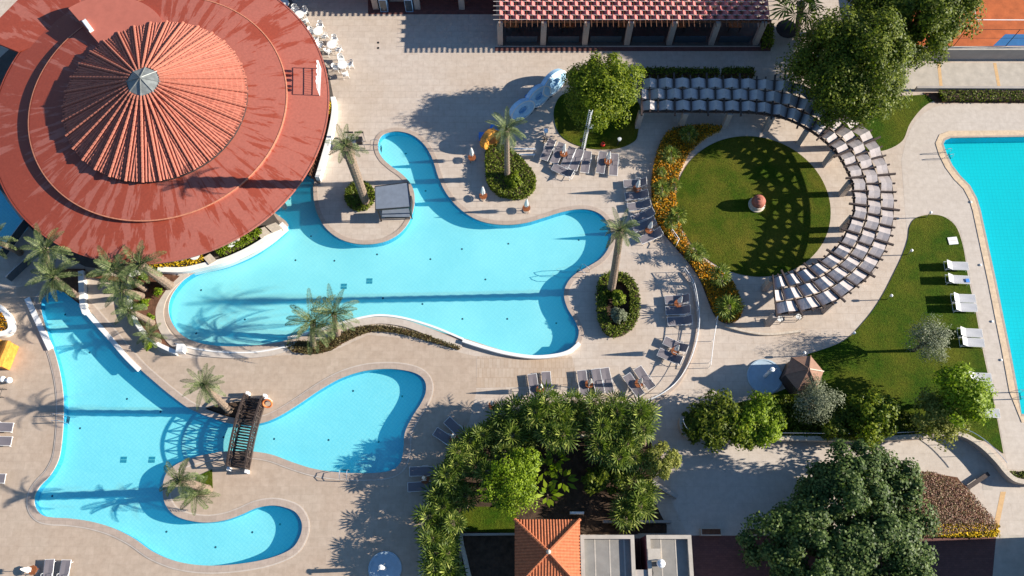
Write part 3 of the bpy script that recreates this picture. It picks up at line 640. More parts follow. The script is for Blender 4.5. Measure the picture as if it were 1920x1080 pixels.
# white parapet along the water
pr = thing('parapet', 'curved white parapet between the round pavilion and the large pool', 'wall', P(420, 490))
pts = [(p.x-pr.location.x, p.y-pr.location.y) for p in gc([(300,509),(345,510),(385,502),(425,492),(470,472),(505,450),(536,424)], False)]
MB().ribbon(pts, 0.42, -0.5, 0.55, side=0.0).build('wall', M['white'], pr)
pr2 = thing('parapet', 'straight white parapet on the east side of the round pavilion', 'wall', P(610, 280))
pts = [(p.x-pr2.location.x, p.y-pr2.location.y) for p in gc([(627,190),(629,215),(622,255),(610,300),(598,340)], False)]
MB().ribbon(pts, 0.36, 0, 0.75).build('wall', M['white'], pr2)
b = MB()
for k in range(0, len(pts)-1): b.box((pts[k][0]-0.55, pts[k][1], 0.55), (0.06, 0.05, 1.0))
b.ribbon([(p[0]-0.55, p[1]) for p in pts], 0.10, 1.03, 1.10)
b.ribbon([(p[0]-0.55, p[1]) for p in pts], 0.06, 0.45, 0.55)
b.build('timber_fence', M['wood_brown'], pr2)
# step slabs on the terrace edge
for lab, quad in (('pale stone slab by the white parapet, nearest the corner of the terrace', ((498,424),(517,417),(530,428),(511,436))), ('pale stone slab by the white parapet, second from the terrace corner', ((477,432),(496,425),(508,437),(489,446))), ('pale stone slab between yellow flowers and green hedge', ((381,483),(394,475),(406,488),(392,496)))):
    z = 0.62; tag(MB().prism(gp(quad, z), 0.1, z).build('stone_slab', M['stone']), lab, 'slab', 'stone slabs on the parapet')
# rooftop sign frame (white metal with five letter blanks)
sg = thing('roof_sign', 'white steel sign frame standing on the east edge of the round red roof', 'sign', P(601, 155, 4.0)-Vector((0, 0, 0.02)), R(2))
b = MB()
for yy in (-1.25, 1.25): b.tube([(0, yy, 0), (0, yy, 1.25)], 0.035, 5)
for zz in (0.12, 0.45, 0.8, 1.25): b.tube([(0, -1.25, zz), (0, 1.25, zz)], 0.03, 5)
for k in range(12): b.tube([(0, -1.2+k*0.218, 0.45), (0, -1.1+k*0.218, 0.8)], 0.014, 4)
b.build('frame', M['white_metal'], sg)
for yy, ww in ((-0.86, 0.28), (-0.5, 0.26), (0.06, 0.30), (0.5, 0.26), (0.92, 0.26)):
    MB().lathe([(0.02, 0), (ww/2, 0.08), (ww/2, 0.38), (0.02, 0.46)], 10, (0, yy, 1.26), 0.3, 1.0).build('letter', M['white_metal'], sg)

# ================================================================== WOVEN CANOPIES
def weave(nb, pos, row_lo, row_hi, phase, amp, zb, sub=4):
    """fabric strip passing over and under successive beams; pos(beam, across) -> (x, y)"""
    b = MB(); nn = (nb-1)*sub+1
    for i in range(nn):
        t = i/sub; k = t*PI+phase*PI
        tri = 1-2*abs(((t+phase) % 2)-1)        # -1..1 triangular
        z = zb+amp*tri*(0.85+0.15*abs(tri))
        for q in range(3):
            ac = row_lo+(row_hi-row_lo)*q/2; x, y = pos(t, ac); b.v.append((x, y, z-(0.02 if q == 1 else 0)))
    for i in range(nn-1):
        for q in range(2): a_ = i*3+q; b.f.append((a_, a_+1, a_+4, a_+3))
    return b
def solidify(o, th):
    md = o.modifiers.new('thickness', 'SOLIDIFY'); md.thickness = th; return o

# curved pergola -----------------------------------------------------------
pairs = [((1203,208),(1203,146)),((1290,208),(1288,145)),((1380,209),(1378,146)),((1430,212),(1432,148)),((1475,222),(1490,154)),((1515,241),(1550,178)),((1545,262),(1600,218)),((1570,287),(1638,255)),((1588,317),(1660,300)),((1598,342),(1673,340)),((1601,370),(1677,375)),((1601,395),(1676,410)),((1592,420),(1670,442)),((1580,447),(1657,475)),((1562,470),(1635,510)),((1535,490),(1605,538)),((1507,504),(1566,565)),((1478,513),(1520,580)),((1449,519),(1456,590))]
ZP = 2.65
pi_ = cr(gp([a for a, _ in pairs], ZP), False, 12); po_ = cr(gp([b for _, b in pairs], ZP), False, 12)
mid = [(a+b)/2 for a, b in zip(pi_, po_)]
cum = [0]
for i in range(1, len(mid)): cum.append(cum[-1]+(mid[i]-mid[i-1]).length)
NBM = int(cum[-1]/0.66)+1
def at(s):
    s = min(max(s, 0), cum[-1]-1e-6); i = 0
    while cum[i+1] <= s: i += 1
    f = (s-cum[i])/(cum[i+1]-cum[i]); return pi_[i].lerp(pi_[i+1], f), po_[i].lerp(po_[i+1], f)
pg = thing('pergola', 'curved dark timber pergola with woven grey fabric shades around the round lawn', 'pergola', (lawnC.x, lawnC.y, 0))
O2 = lawnC
def ppos(t, ac):
    a, b_ = at(t/(NBM-1)*cum[-1]); q = a.lerp(b_, ac); return q.x-O2.x, q.y-O2.y
for i in range(NBM):
    long = i % 8 == 0
    e0, e1 = (-0.13, 1.13) if i % 4 == 0 else (-0.05, 1.06)
    x0, y0_ = ppos(i, 0); x1, y1_ = ppos(i, 1)
    A = Vector((x0, y0_, ZP)); B_ = Vector((x1, y1_, ZP))
    MB().bar(A+(B_-A)*e0, A+(B_-A)*e1, 0.09 if i % 4 else 0.13, 0.18).build('beam', M['beam'], pg)
for ac, wd in ((0.02, 0.12), (0.98, 0.12), (0.35, 0.07), (0.67, 0.07)):
    MB().ribbon([ppos(k*0.5, ac) for k in range(2*(NBM-1)+1)], wd, ZP-0.30, ZP-0.095).build('ring_beam', M['beam'], pg)
for (lo, hi, ph) in ((0.03, 0.30, 0), (0.37, 0.645, 1), (0.70, 0.97, 0)):
    solidify(weave(NBM, ppos, lo, hi, ph, 0.15, ZP+0.0).build('shade_cloth', M['sail'], pg), 0.008)
for k in range(11):
    t = k/10*(NBM-1)
    for ac in (0.02, 0.98):
        x, y = ppos(t, ac); MB().box((x, y, (ZP-0.3)/2), (0.42, 0.42, ZP-0.3), 0.0 if k < 4 else math.atan2(y, x)).build('pillar', M['pillar'], pg)
# two small lanterns hung on the open end
for k, (x, y) in enumerate(((1462,598),(1497,594))):
    p = P(x, y, 0.45); t_ = thing('bicycle_rack', 'black and white metal stand under the open end of the pergola, '+('western one' if k == 0 else 'eastern one'), 'stand', (p.x, p.y, 0), 0.2+k, 'metal stands under the pergola end')
    b = MB(); b.tube([(-0.3,0,0.02),(-0.3,0,0.8),(0.3,0,0.8),(0.3,0,0.02)], 0.025, 5); b.tube([(0,-0.3,0.02),(0,-0.3,0.7),(0,0.3,0.7),(0,0.3,0.02)], 0.025, 5); b.build('frame', M['black'], t_)
    MB().lathe([(0.0,0.45),(0.22,0.46),(0.22,0.50),(0,0.51)], 14).build('tray', M['plastic'], t_)

# restaurant pergola at the top --------------------------------------------
bx0, by = P(939, 86).x, P(939, 86).y
ZB = 3.3
top = thing('restaurant_building', 'long restaurant pavilion with woven red fabric roof and grey pillars', 'building', (bx0, by, 0))
xr = P(1440, 42, ZB).x+0.15-bx0; xl = P(937, 42, ZB).x-bx0
yf = P(1000, 38, ZB).y-by; DEP = 9.0
NB2 = 51; sp_ = (xr-xl)/(NB2-1)
def tpos(t, ac): return xl+t*sp_, yf+ac*DEP
rows = 20
for i in range(NB2):
    MB().box((xl+i*sp_, yf+DEP/2-0.2, ZB), (0.045, DEP+0.9, 0.10)).build('beam', M['wood_brown'], top)
for k in range(rows):
    lo, hi = (k+0.04)/rows, (k+0.96)/rows
    weave(NB2, tpos, lo, hi, k % 2, 0.19, ZB+0.02, 4).build('shade_cloth', M['redsail'], top)
    MB().tube([(xl-0.55, yf+DEP*k/rows, ZB+0.10), (xr+0.55, yf+DEP*k/rows, ZB+0.10)], 0.022, 4).build('cable', M['wire'], top)
MB().box(((xl+xr)/2, yf+0.05, ZB-0.2), (xr-xl+0.4, 0.15, 0.22)).build('front_beam', M['wood_brown'], top)
for k, px in enumerate((938,1018,1096,1175,1254,1333,1416)):
    p = P(px, 87)
    MB().box((p.x-bx0, 0.22, 1.6), (0.46, 0.42, 3.2)).build('pillar', M['pillar'], top)
b = MB(); b.box(((xl+xr)/2, 6.5, 1.6), (xr-xl, 0.25, 3.2)); b.build('rear_wall', M['dark'], top)
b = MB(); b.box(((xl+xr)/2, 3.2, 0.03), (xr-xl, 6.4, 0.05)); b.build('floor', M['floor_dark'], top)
for k in range(6):
    cx_ = P((1018,1096,1175,1254,1333,1416)[k]-40, 86).x-bx0
    MB().box((cx_, 0.35, 0.45), (2.7, 0.05, 0.9)).build('glass_rail', M['glass'], top)
for i in range(9):
    tx = 1.0+i*2.4; p = Vector((bx0+tx, by+1.7+0.5*(i % 2), 0.055))
    t_ = thing('dining_table', 'dark wooden dining table inside the restaurant, number %d from the left row end' % (i+1) if False else ('brown dining table behind the restaurant pillars, bay by bay from the left: '+('first','second','third','fourth','fifth','sixth','seventh','eighth','ninth')[i]), 'table', p, 0, 'tables in the restaurant')
    MB().box((0,0,0.74), (1.1,0.8,0.05)).build('table_top', M['lampwarm'], t_)
    for sx in (-1,1):
        for sy in (-1,1): MB().box((sx*0.48, sy*0.33, 0.36), (0.06,0.06,0.72)).build('leg', M['beam'], t_)
# second pergola to its left, mostly out of the frame
lx0, lx1 = P(556, 0).x, P(936, 0).x
by2 = P(800, 20).y
left = thing('pergola_building', 'shaded pergola building with grey pillars at the top edge', 'building', ((lx0+lx1)/2, by2, 0))
yf2 = P(700, 28).y+0.05-by2
for i in range(36):
    x = (lx0-lx1)/2+0.3+i*(lx1-lx0)/36; MB().box((x, yf2+5.05, 3.3), (0.05, 9.9, 0.10)).build('beam', M['wood_brown'], left)
MB().box((0, yf2+5.4, 3.2), (lx1-lx0, 9.0, 0.06)).build('roof', M['redsail'], left)
for px in (705, 783, 866): 
    p = P(px, 18); MB().box((p.x-left.location.x, 0.3, 1.58), (0.5, 0.4, 3.15)).build('pillar', M['pillar'], left)
MB().box((0, 5.0, 1.55), (lx1-lx0, 0.2, 3.1)).build('rear_wall', M['dark'], left)
p = P(744, 5); MB().box((p.x-left.location.x, 1.1, 0.6), (1.3, 0.3, 1.2)).build('counter', M['pillar'], left)
for i, px in enumerate((721, 768)):
    p = P(px, 23); t_ = thing('drinks_cooler', 'blue topped drinks cooler between grey pillars, '+('left one' if i == 0 else 'right one'), 'cooler', (p.x, p.y+0.35, 0), 0, 'drinks coolers by the plaza')
    MB().box((0, 0, 0.85), (0.66, 0.66, 1.7)).build('body', M['fridge'], t_)
    MB().box((0, -0.335, 0.85), (0.56, 0.02, 1.45)).build('glass_door', M['glass'], t_)
    MB().box((0, -0.30, 1.72), (0.66, 0.10, 0.06)).build('lid', M['white_metal'], t_)

# ================================================================== SMALL BUILDINGS
def hip_roof(cx, cy, wx, wy, ze, za, name, label, body=True, nrib=22):
    t_ = thing(name, label, 'building', (cx, cy, 0))
    rf = MB(); per = wx/nrib
    def slope(ax):   # one triangular slope with tile ribs running down it
        b = MB(); NA_ = nrib*6; NR_ = 30
        for j in range(NR_+1):
            v = j/NR_                                    # 0 eave .. 1 apex
            for i in range(NA_+1):
                u = (i/NA_*2-1); uu = max(-1+v, min(1-v, u))
                d_ = (wx/2 if ax in (0, 2) else wy/2); dd = (wy/2 if ax in (0, 2) else wx/2)
                h = 0.075*abs(math.cos(PI*uu*d_/per))*(1 if abs(u) <= 1-v else 0.5)-0.018*((v*10) % 1.0)
                x, y = uu*d_, -dd*(1-v)
                if ax == 1: x, y = dd*(1-v), uu*d_
                if ax == 2: x, y = -uu*d_, dd*(1-v)
                if ax == 3: x, y = -dd*(1-v), -uu*d_
                b.v.append((x, y, ze+(za-ze)*v+h))
        for j in range(NR_):
            for i in range(NA_):
                q = j*(NA_+1)+i; b.f.append((q, q+1, q+NA_+2, q+NA_+1))
        return b
    for ax in range(4): slope(ax).build('roof_slope', M['tile2'], t_)
    for sx in (-1, 1):
        for sy in (-1, 1):
            pts = []; rs = []
            for q in range(15):
                for e in (0, 1):
                    v = (q+e*0.95)/15; pts.append((sx*wx/2*(1-v), sy*wy/2*(1-v), ze+(za-ze)*v+0.09)); rs.append(0.13 if e == 0 else 0.10)
            MB().tube(pts, rs, 7).build('ridge_tiles', M['tile2'], t_)
    MB().lathe([(0.16, 0), (0.16, 0.16), (0.05, 0.3), (0, 0.31)], 10, (0, 0, za)).build('finial', M['stone'], t_)
    if body: MB().box((0, 0, ze/2-0.02), (wx-0.7, wy-0.7, ze-0.1)).build('wall', M['stone'], t_)
    MB().box((0, 0, ze-0.06), (wx-0.05, wy-0.05, 0.1)).build('eaves', M['wood_brown'], t_)
    return t_
za = 4.6; zk = 3.0
k0 = P(965, 974, zk); k1 = P(1087, 974, zk)
kw = k1.x-k0.x
hip_roof((k0.x+k1.x)/2, k0.y-kw/2, kw, kw, zk, za, 'tiled_pavilion', 'small square pavilion with orange tiled hip roof')
# flat roofed building with parapets and a recessed strip
zf = 3.1
fb0 = P(1088, 1003, zf); fbm = P(1189, 1003, zf); fbn = P(1212, 1003, zf); fb1 = P(1296, 1003, zf)
fl = thing('flat_building', 'grey flat roofed building with two parapet bays and a maroon recess', 'building', (fb0.x, fb0.y, 0))
def bay(x0, x1, y0, y1):
    w_, d_ = x1-x0, y1-y0; cx, cy = (x0+x1)/2, (y0+y1)/2
    MB().box((cx, cy, zf/2-0.2), (w_, d_, zf-0.4)).build('wall', M['wall_grey'], fl)
    rf_ = MB().box((cx, cy, zf-0.36), (w_-0.5, d_-0.5, 0.09)).build('roof', M['flatroof'], fl)
    b = MB()
    for c, d in (((cx, y1-0.13, zf-0.20), (w_, 0.26, 0.40)), ((cx, y0+0.13, zf-0.20), (w_, 0.26, 0.40)), ((x0+0.13, cy, zf-0.20), (0.26, d_-0.524, 0.40)), ((x1-0.13, cy, zf-0.20), (0.26, d_-0.524, 0.40))): b.box(c, d)
    b.build('parapet', M['concrete'], fl)
    k = x0+1.0
    while k < x1-0.5:
        MB().box((k, cy, zf-0.312), (0.09, d_-0.54, 0.012)).build('roof_seam', M['concrete'], rf_); k += 1.0
X = lambda v: v.x-fb0.x
bay(0.0, X(fbm), -7.5, 0.0); bay(X(fbn), X(fb1), -7.5, 0.0)
yb = P(1200, 1068, zf).y-fb0.y
MB().box(((X(fbm)+X(fbn))/2, (yb-7.5)/2, zf/2-0.06), (X(fbn)-X(fbm)-0.01, abs(-7.5-yb), zf-0.12)).build('connecting_block', M['wall_grey'], fl)
MB().box((X(fbn)+0.011-0.02, yb/2, zf/2-0.1), (0.03, abs(yb)-0.02, zf-0.25)).build('recess_wall', M['wall_mar'], fl)
MB().box((X(fbm)+0.011, yb/2, zf/2-0.1), (0.03, abs(yb)-0.02, zf-0.25)).build('recess_wall', M['wall_mar'], fl)
MB().box(((X(fbm)+X(fbn))/2, yb/2, 0.03), (X(fbn)-X(fbm)-0.1, abs(yb)-0.02, 0.04)).build('recess_floor', M['maroon'], fl)
p = P(1238, 1057, zf)
ch = thing('roof_vent', 'round steel chimney cowl on the flat grey roof', 'vent', (p.x, p.y, zf-0.31))
MB().lathe([(0.16,0),(0.16,0.55)], 14).build('pipe', M['chrome'], ch); MB().lathe([(0.28,0.55),(0.30,0.62),(0.26,0.80),(0.1,0.9),(0,0.91)], 16).build('cowl', M['white_metal'], ch)
p = P(1226, 1040, zf); ub = thing('roof_unit', 'small pale square box beside the chimney cowl', 'unit', (p.x, p.y, zf-0.31)); MB().box((0,0,0.22), (0.8,0.7,0.44)).build('body', M['stone'], ub); MB().box((0,0,0.465), (0.86,0.76,0.05)).build('lid', M['concrete'], ub)
p = P(1228, 1074, zf); ub = thing('roof_pipe', 'thin dark pipe running over the flat roof', 'pipe', (p.x, p.y, zf-0.30)); MB().tube([(-0.2,0.5,0.05),(-0.1,0,0.08),(-0.3,-0.8,0.05),(0.3,-0.85,0.05)], 0.045, 6).build('pipe', M['black'], ub)
# low walls near that building and grove
def wall_thing(label, pxs, wd, h, m='white', smooth=False, name='garden_wall'):
    t_ = thing(name, label, 'wall', gp(pxs)[0])
    pts = gc(pxs, False) if smooth else gp(pxs)
    MB().ribbon([(p.x-t_.location.x, p.y-t_.location.y) for p in pts], wd, 0, h).build('wall', M[m], t_)
    return t_
wall_thing('low white wall edging the west side of the dark grove garden', [(862,990),(866,1020),(873,1050),(884,1100)], 0.3, 0.5, 'stone', True)
wall_thing('thin pale wall crossing the lawn beside the tiled pavilion', [(868,1003),(966,1002)], 0.14, 0.45, 'wall_grey')
wall_thing('slanting pale wall at the right corner of the grove', [(1222,905),(1245,920),(1268,933)], 0.3, 0.6, 'wall_grey')
wall_thing('low pale wall behind the grey flat roofed building', [(1130,979),(1257,979)], 0.18, 0.6, 'wall_grey')
wall_thing('short pale wall among the palms above the tiled pavilion', [(1068,963),(1094,963)], 0.16, 0.6, 'white')
wall_thing('low stone kerb wall among the fan palms', [(1015,832),(1060,822),(1100,818),(1160,812)], 0.22, 0.35, 'stone', True)
wall_thing('white planter wall beside the pool channel', [(157,512),(158,540),(160,572),(165,590)], 0.42, 0.55, 'white', True)
wall_thing('curved white planter wall with a square end pillar beside the large pool', [(262,512),(250,520),(246,545),(250,585),(266,617),(295,645),(335,664)], 0.30, 0.5, 'white', True)
p = P(343, 657); tag(MB().box((0,0,0.38), (0.5,0.62,0.76)).build('end_pillar', M['white']), 'white pillar at the end of the curved planter wall', 'pillar').location = p
wall_thing('curved white planter wall with orange flowers at the left edge', [(-12,572),(8,582),(22,600),(26,618),(14,628),(-12,630)], 0.42, 0.5, 'white', True)
wall_thing('low curved stone edge south of the pergola', [(1360,612),(1395,622),(1440,628),(1500,622)], 0.18, 0.25, 'stone', True)
wall_thing('low stone edge between flower bed and round lawn', [(1350,246),(1318,262),(1290,290),(1276,320)], 0.16, 0.12, 'concrete_band', True)
wall_thing('low stone edge under the flower bed beside the round lawn', [(1278,440),(1292,468),(1318,492),(1345,512)], 0.16, 0.12, 'concrete_band', True)
for i, (x0, x1, yy) in enumerate(((1312,1350,998),(1398,1426,998))):
    a = P(x0, yy); b_ = P(x1, yy); t_ = thing('planter_box', ('left' if i == 0 else 'right')+' pale oblong planter box on the maroon paving', 'planter', ((a.x+b_.x)/2, a.y, 0), 0, 'planter boxes on the maroon paving')
    MB().box((0,0,0.25), (b_.x-a.x,0.5,0.5)).build('box', M['stone'], t_); MB().box((0,0,0.505), (b_.x-a.x-0.12,0.38,0.02)).build('soil', M['soil'], t_)

# bar with grey membrane roof on the peninsula -------------------------------
zb_ = 2.5
q = gp([(703,350),(765,342),(770,388),(704,393)], zb_)
bc = sum(q, Vector())/4; bc.z = 0
bar = thing('pool_bar', 'small bar with flat dark grey roof on the pool peninsula', 'bar', bc)
loc = [(v.x-bc.x, v.y-bc.y) for v in q]
MB().prism(loc, zb_-0.12, zb_).build('roof', M['slate'], bar)
MB().ribbon(loc, 0.08, zb_-0.16, zb_+0.03, True).build('roof_edge', M['black'], bar)
for x, y in loc: MB().box((x*0.9, y*0.9, zb_/2-0.08), (0.09, 0.09, zb_-0.16)).build('post', M['black'], bar)
MB().box((0.15, -0.5, 0.52), (2.0, 0.5, 1.04)).build('counter', M['black'], bar)
MB().box((0.15, -0.75, 1.07), (2.2, 0.75, 0.06)).build('counter_top', M['slate'], bar)
MB().box((1.1, 0.1, 0.52), (0.45, 1.3, 1.04)).build('side_counter', M['black'], bar)
p = P(745, 349, 1.1); MB().box((0.2, 1.15, 0.5), (1.3, 0.4, 1.0)).build('rear_counter', M['black'], bar)

# hexagonal gazebo ------------------------------------------------------------
p = P(1518, 691, 3.1)
gz = thing('gazebo', 'hexagonal gazebo with brown shingled roof at the lawn edge', 'gazebo', (p.x, p.y, 0))
rg, ze, za_ = 1.45, 1.8, 2.95
b = MB(); b.v = [(0, 0, za_)]+[(rg*math.cos(PI/3*k+0.08), rg*math.sin(PI/3*k+0.08), ze) for k in range(6)]
b.f = [(0, 1+k, 1+(k+1) % 6) for k in range(6)]; b.build('roof', M['thatch'], gz)
for k in range(6):
    a_ = PI/3*k+0.08; MB().tube([(rg*math.cos(a_), rg*math.sin(a_), ze+0.02), (0.05*math.cos(a_), 0.05*math.sin(a_), za_+0.03)], 0.045, 6).build('hip', M['stone'] if k == 0 else M['thatch'], gz)
    MB().box((rg*0.86*math.cos(a_), rg*0.86*math.sin(a_), ze/2), (0.1, 0.1, ze)).build('post', M['bridge'], gz)
    a2 = a_+PI/6
for k in range(6):
    if k != 0:
        a_ = PI/3*k+0.08; MB().bar((rg*0.9*math.cos(a_), rg*0.9*math.sin(a_), 0.85), (rg*0.9*math.cos(a_+PI/3), rg*0.9*math.sin(a_+PI/3), 0.85), 0.05, 1.5).build('side_panel', M['bridge'], gz)
MB().lathe([(rg*0.95, 0), (rg*0.95, 0.12)], 6).build('floor', M['bridge'], gz)

# arched timber footbridge ------------------------------------------------------
n0 = P(482, 747); n1 = P(450, 878)
bd = n1-n0; BL = bd.length; ba = math.atan2(bd.y, bd.x)
br_ = thing('footbridge', 'arched dark timber footbridge over the narrow part of the lower pool', 'bridge', (n0+n1)/2, ba)
def arch(t): return 0.05+0.5*(1-(2*t-1)**2)
BW = 0.66
for k in range(int(BL/0.20)):
    t = (k+0.5)/int(BL/0.20); MB().box((-BL/2+BL*t, 0, arch(t)), (0.13, 2*BW, 0.05), 0, Matrix.Rotation(-math.atan(0.5*4*(1-2*t)/BL), 3, 'Y')).build('plank', M['bridge'], br_)
for sy in (-1, 1):
    pts = [Vector((-BL/2+BL*k/14, sy*BW, 0)) for k in range(15)]
    def run(h, wd, ht, nm):
        b = MB()
        for k in range(14):
            a = pts[k]+Vector((0, 0, arch(k/14)+h)); c = pts[k+1]+Vector((0, 0, arch((k+1)/14)+h)); b.bar(a, c, wd, ht)
        b.build(nm, M['bridge'], br_)
    run(-0.12, 0.12, 0.26, 'stringer'); run(1.05, 0.13, 0.09, 'handrail'); run(0.5, 0.05, 0.07, 'mid_rail')
    for k in range(0, 15, 2):
        q = pts[k]+Vector((0, 0, arch(k/14))); MB().box(q+Vector((0, 0, 0.55)), (0.1, 0.1, 1.1)).build('rail_post', M['bridge'], br_)
    b = MB()
    for k in range(0, 14, 2):
        a = pts[k]+Vector((0, 0, arch(k/14)+0.08)); c = pts[k+2]+Vector((0, 0, arch((k+2)/14)+1.0)); b.bar(a, c, 0.04, 0.06)
        a = pts[k]+Vector((0, 0, arch(k/14)+1.0)); c = pts[k+2]+Vector((0, 0, arch((k+2)/14)+0.08)); b.bar(a, c, 0.04, 0.06)
    b.build('cross_braces', M['bridge'], br_)
    for e in (-1, 1): MB().box((e*(BL/2+0.2), sy*BW, 0.3), (0.24, 0.2, 0.6)).build('end_post', M['white'], br_)
p = P(502, 757, 0.6)
lb = thing('lifebuoy', 'orange lifebuoy hung on a white post beside the footbridge', 'lifebuoy', (p.x, p.y, 0))
b = MB(); b.tube([(0.33*math.cos(2*PI*k/20), 0.33*math.sin(2*PI*k/20)*0.75, 0.72+0.33*math.sin(2*PI*k/20)*0.6) for k in range(21)], 0.075, 8, False); b.build('ring', M['buoy'], lb)
MB().box((-0.02, 0.32, 0.5), (0.34, 0.08, 1.0)).build('post', M['white'], lb)

# building beyond the lower right corner that shades the paving there
a = P(1965, 1006)
ob = thing('neighbour_building', 'pale rendered building just beyond the lower right corner', 'building', (a.x, a.y, 0))
MB().box((6, -8, 3.2), (12, 16, 6.4)).build('wall', M['wall_grey'], ob)
MB().box((6, -8, 6.48), (12.5, 16.5, 0.16)).build('roof', M['flatroof'], ob)
for k in range(4):
    w_ = MB().box((-0.02, -2-4*k, 3.4), (0.06, 1.4, 1.6)).build('window', M['glass'], ob); MB().box((-0.05, -2-4*k, 2.55), (0.14, 1.6, 0.08)).build('sill', M['stone'], w_)
# ================================================================== PLANTS
def frond_crown(n, L, seed, lo=-35, hi=75, wid=0.36, nl=22):
    rnd = random.Random(seed); b = MB()
    for k in range(n):
        az = 2*PI*(k*0.381966)+rnd.uniform(-0.2, 0.2); t0 = k/n
        el = R(lo+(hi-lo)*t0)+rnd.uniform(-0.12, 0.12); ln = L*rnd.uniform(0.82, 1.08)*(0.8 if t0 > 0.85 else 1)
        droop = R(rnd.uniform(45, 85)); d = Vector((math.cos(az), math.sin(az), 0)); sd_ = Vector((-d.y, d.x, 0))
        pts = []; p = Vector((0, 0, 0)); seg = 12; tw = rnd.uniform(-0.5, 0.5)
        for i in range(seg+1):
            pts.append(p.copy()); e = el-droop*(i/seg)**1.3
            p = p+(d*math.cos(e)+Vector((0, 0, 1))*math.sin(e))*ln/seg
        b.tube(pts, [0.035*(1-0.8*i/seg) for i in range(seg+1)], 4, False)
        for i in range(nl):
            f = 0.14+0.86*i/(nl-1); q = f*seg; a = min(int(q), seg-1); pp = pts[a].lerp(pts[a+1], q-a); tg = (pts[a+1]-pts[a]).normalized()
            up = sd_.cross(tg)*-1
            if up.z < 0: up = -up
            wl_ = wid*(math.sin(PI*min(1, 0.18+f*0.82))**0.7*0.85+0.15)*rnd.uniform(0.85, 1.1)
            for sgn in (-1, 1):
                dd = (sd_*sgn*0.85+tg*0.62+up*(0.28+tw*0.2*sgn)+Vector((0, 0, -0.12))).normalized()
                b.leaf(pp, dd, up, wl_, 0.055)
    return b
def fan_crown(n, L, seed, rad=0.62, segs=15):
    rnd = random.Random(seed); b = MB()
    for k in range(n):
        az = 2*PI*(k*0.381966)+rnd.uniform(-0.25, 0.25); t0 = k/n; el = R(-30+110*t0)+rnd.uniform(-0.15, 0.15)
        d = Vector((math.cos(az)*math.cos(el), math.sin(az)*math.cos(el), math.sin(el))); pl = L*rnd.uniform(0.75, 1.1)*(1-0.35*t0)
        tip = d*pl+Vector((0, 0, -0.12*pl)); b.tube([(0, 0, 0), d*pl*0.5+Vector((0, 0, 0.02)), tip], [0.022, 0.018, 0.012], 4, False)
        sd_ = Vector((-math.sin(az), math.cos(az), 0)); up = sd_.cross(d)*-1
        if up.z < 0: up = -up
        dd = (d-Vector((0, 0, 0.35))).normalized(); rr = rad*rnd.uniform(0.85, 1.15); o_ = rnd.uniform(0.0, 0.3)
        for q in range(segs):
            a = R(-118+236*q/(segs-1)); v = (dd*math.cos(a)+sd_*math.sin(a)+up*(0.10+0.25*abs(math.sin(a)))).normalized()
            lnn = rr*(1-0.25*abs(a)/2.1)*rnd.uniform(0.9, 1.05); pn = v.cross(up).normalized()
            o = len(b.v); w_ = 0.06
            m1 = tip+v*lnn*0.62; e = tip+v*lnn+Vector((0, 0, -0.16*lnn-0.05*o_))
            b.v += [tuple(tip), tuple(m1+pn*w_+up*0.012), tuple(e), tuple(m1-pn*w_-up*0.012)]; b.f.append((o, o+1, o+2, o+3))
    return b
DATE = [frond_crown(19, 2.35, 11+k) for k in range(3)]
DATEs = [frond_crown(14, 1.75, 31+k, -20, 70, 0.36, 18) for k in range(2)]
def mesh_of(mb, name, m): 
    me = bpy.data.meshes.new(name); me.from_pydata(mb.v, [], mb.f); me.materials.append(m); me.update(); return me
DATE = [mesh_of(b, 'date_crown', M['lf_palm']) for b in DATE]; DATEs = [mesh_of(b, 'small_date_crown', M['lf_palm']) for b in DATEs]
FAN = [mesh_of(fan_crown(12, 0.80, 51+k, 0.95, 12), 'fan_crown', M['lf_fan']) for k in range(4)]
def auto_h(c, B):
    best = (1e9, 3)
    for i in range(10, 130):
        h = i*0.1; e = abs(P(c[0], c[1], h).y-B.y)
        if e < best[0]: best = (e, h)
    return best[1]
def palm(name, label, base, crown, h=None, meshes=DATE, sc=1.0, group=None, r=(0.24, 0.17), cat='palm tree'):
    B = P(*base); h = h or auto_h(crown, B); T = P(crown[0], crown[1], h)
    t_ = thing(name, label, cat, (B.x, B.y, 0), 0, group); D = T-B
    pts = []; rs = []; n = max(6, int(h/0.22))
    for i in range(n+1):
        f = i/n; x = f**1.25
        pts.append((D.x*x, D.y*x, h*f-0.05*(i == 0))); rs.append((r[0]*(1-f)+r[1]*f)*(1.12 if i % 2 else 0.94)*(1.25 if f > 0.86 else 1)*(1.35 if i == 0 else 1))
    MB().tube(pts, rs, 10).build('trunk', M['trunk'], t_)
    me = random.choice(meshes); c = bpy.data.objects.new('crown', me); C.objects.link(c); c.parent = t_; c.location = (D.x, D.y, h); c.rotation_euler = (random.uniform(-0.12, 0.12), random.uniform(-0.12, 0.12), random.uniform(0, 6.28)); c.scale = (sc, sc, sc)
    return t_
palm('date_palm', 'date palm with leaning trunk rising from the round bush on the pool peninsula', (688,384), (648,272), None, DATEs, 0.95, r=(0.30, 0.36))
palm('date_palm', 'date palm growing in the hedge island below the blue oval displays', (951,335), (950,243), None, DATE, 0.85)
palm('date_palm', 'tall date palm at the east end of the large pool with a long shadow', (1145,546), (1163,432), 11.2, DATE, 0.75, r=(0.30, 0.22))
palm('date_palm', 'bushy date palm on the planted strip south of the large pool, left of a pair', (588,648), (587,604), 3.4, DATE, 1.12, 'pair of date palms on the planted strip')
palm('date_palm', 'bushy date palm on the planted strip south of the large pool, right of a pair', (634,628), (626,588), 3.1, DATE, 1.0, 'pair of date palms on the planted strip')
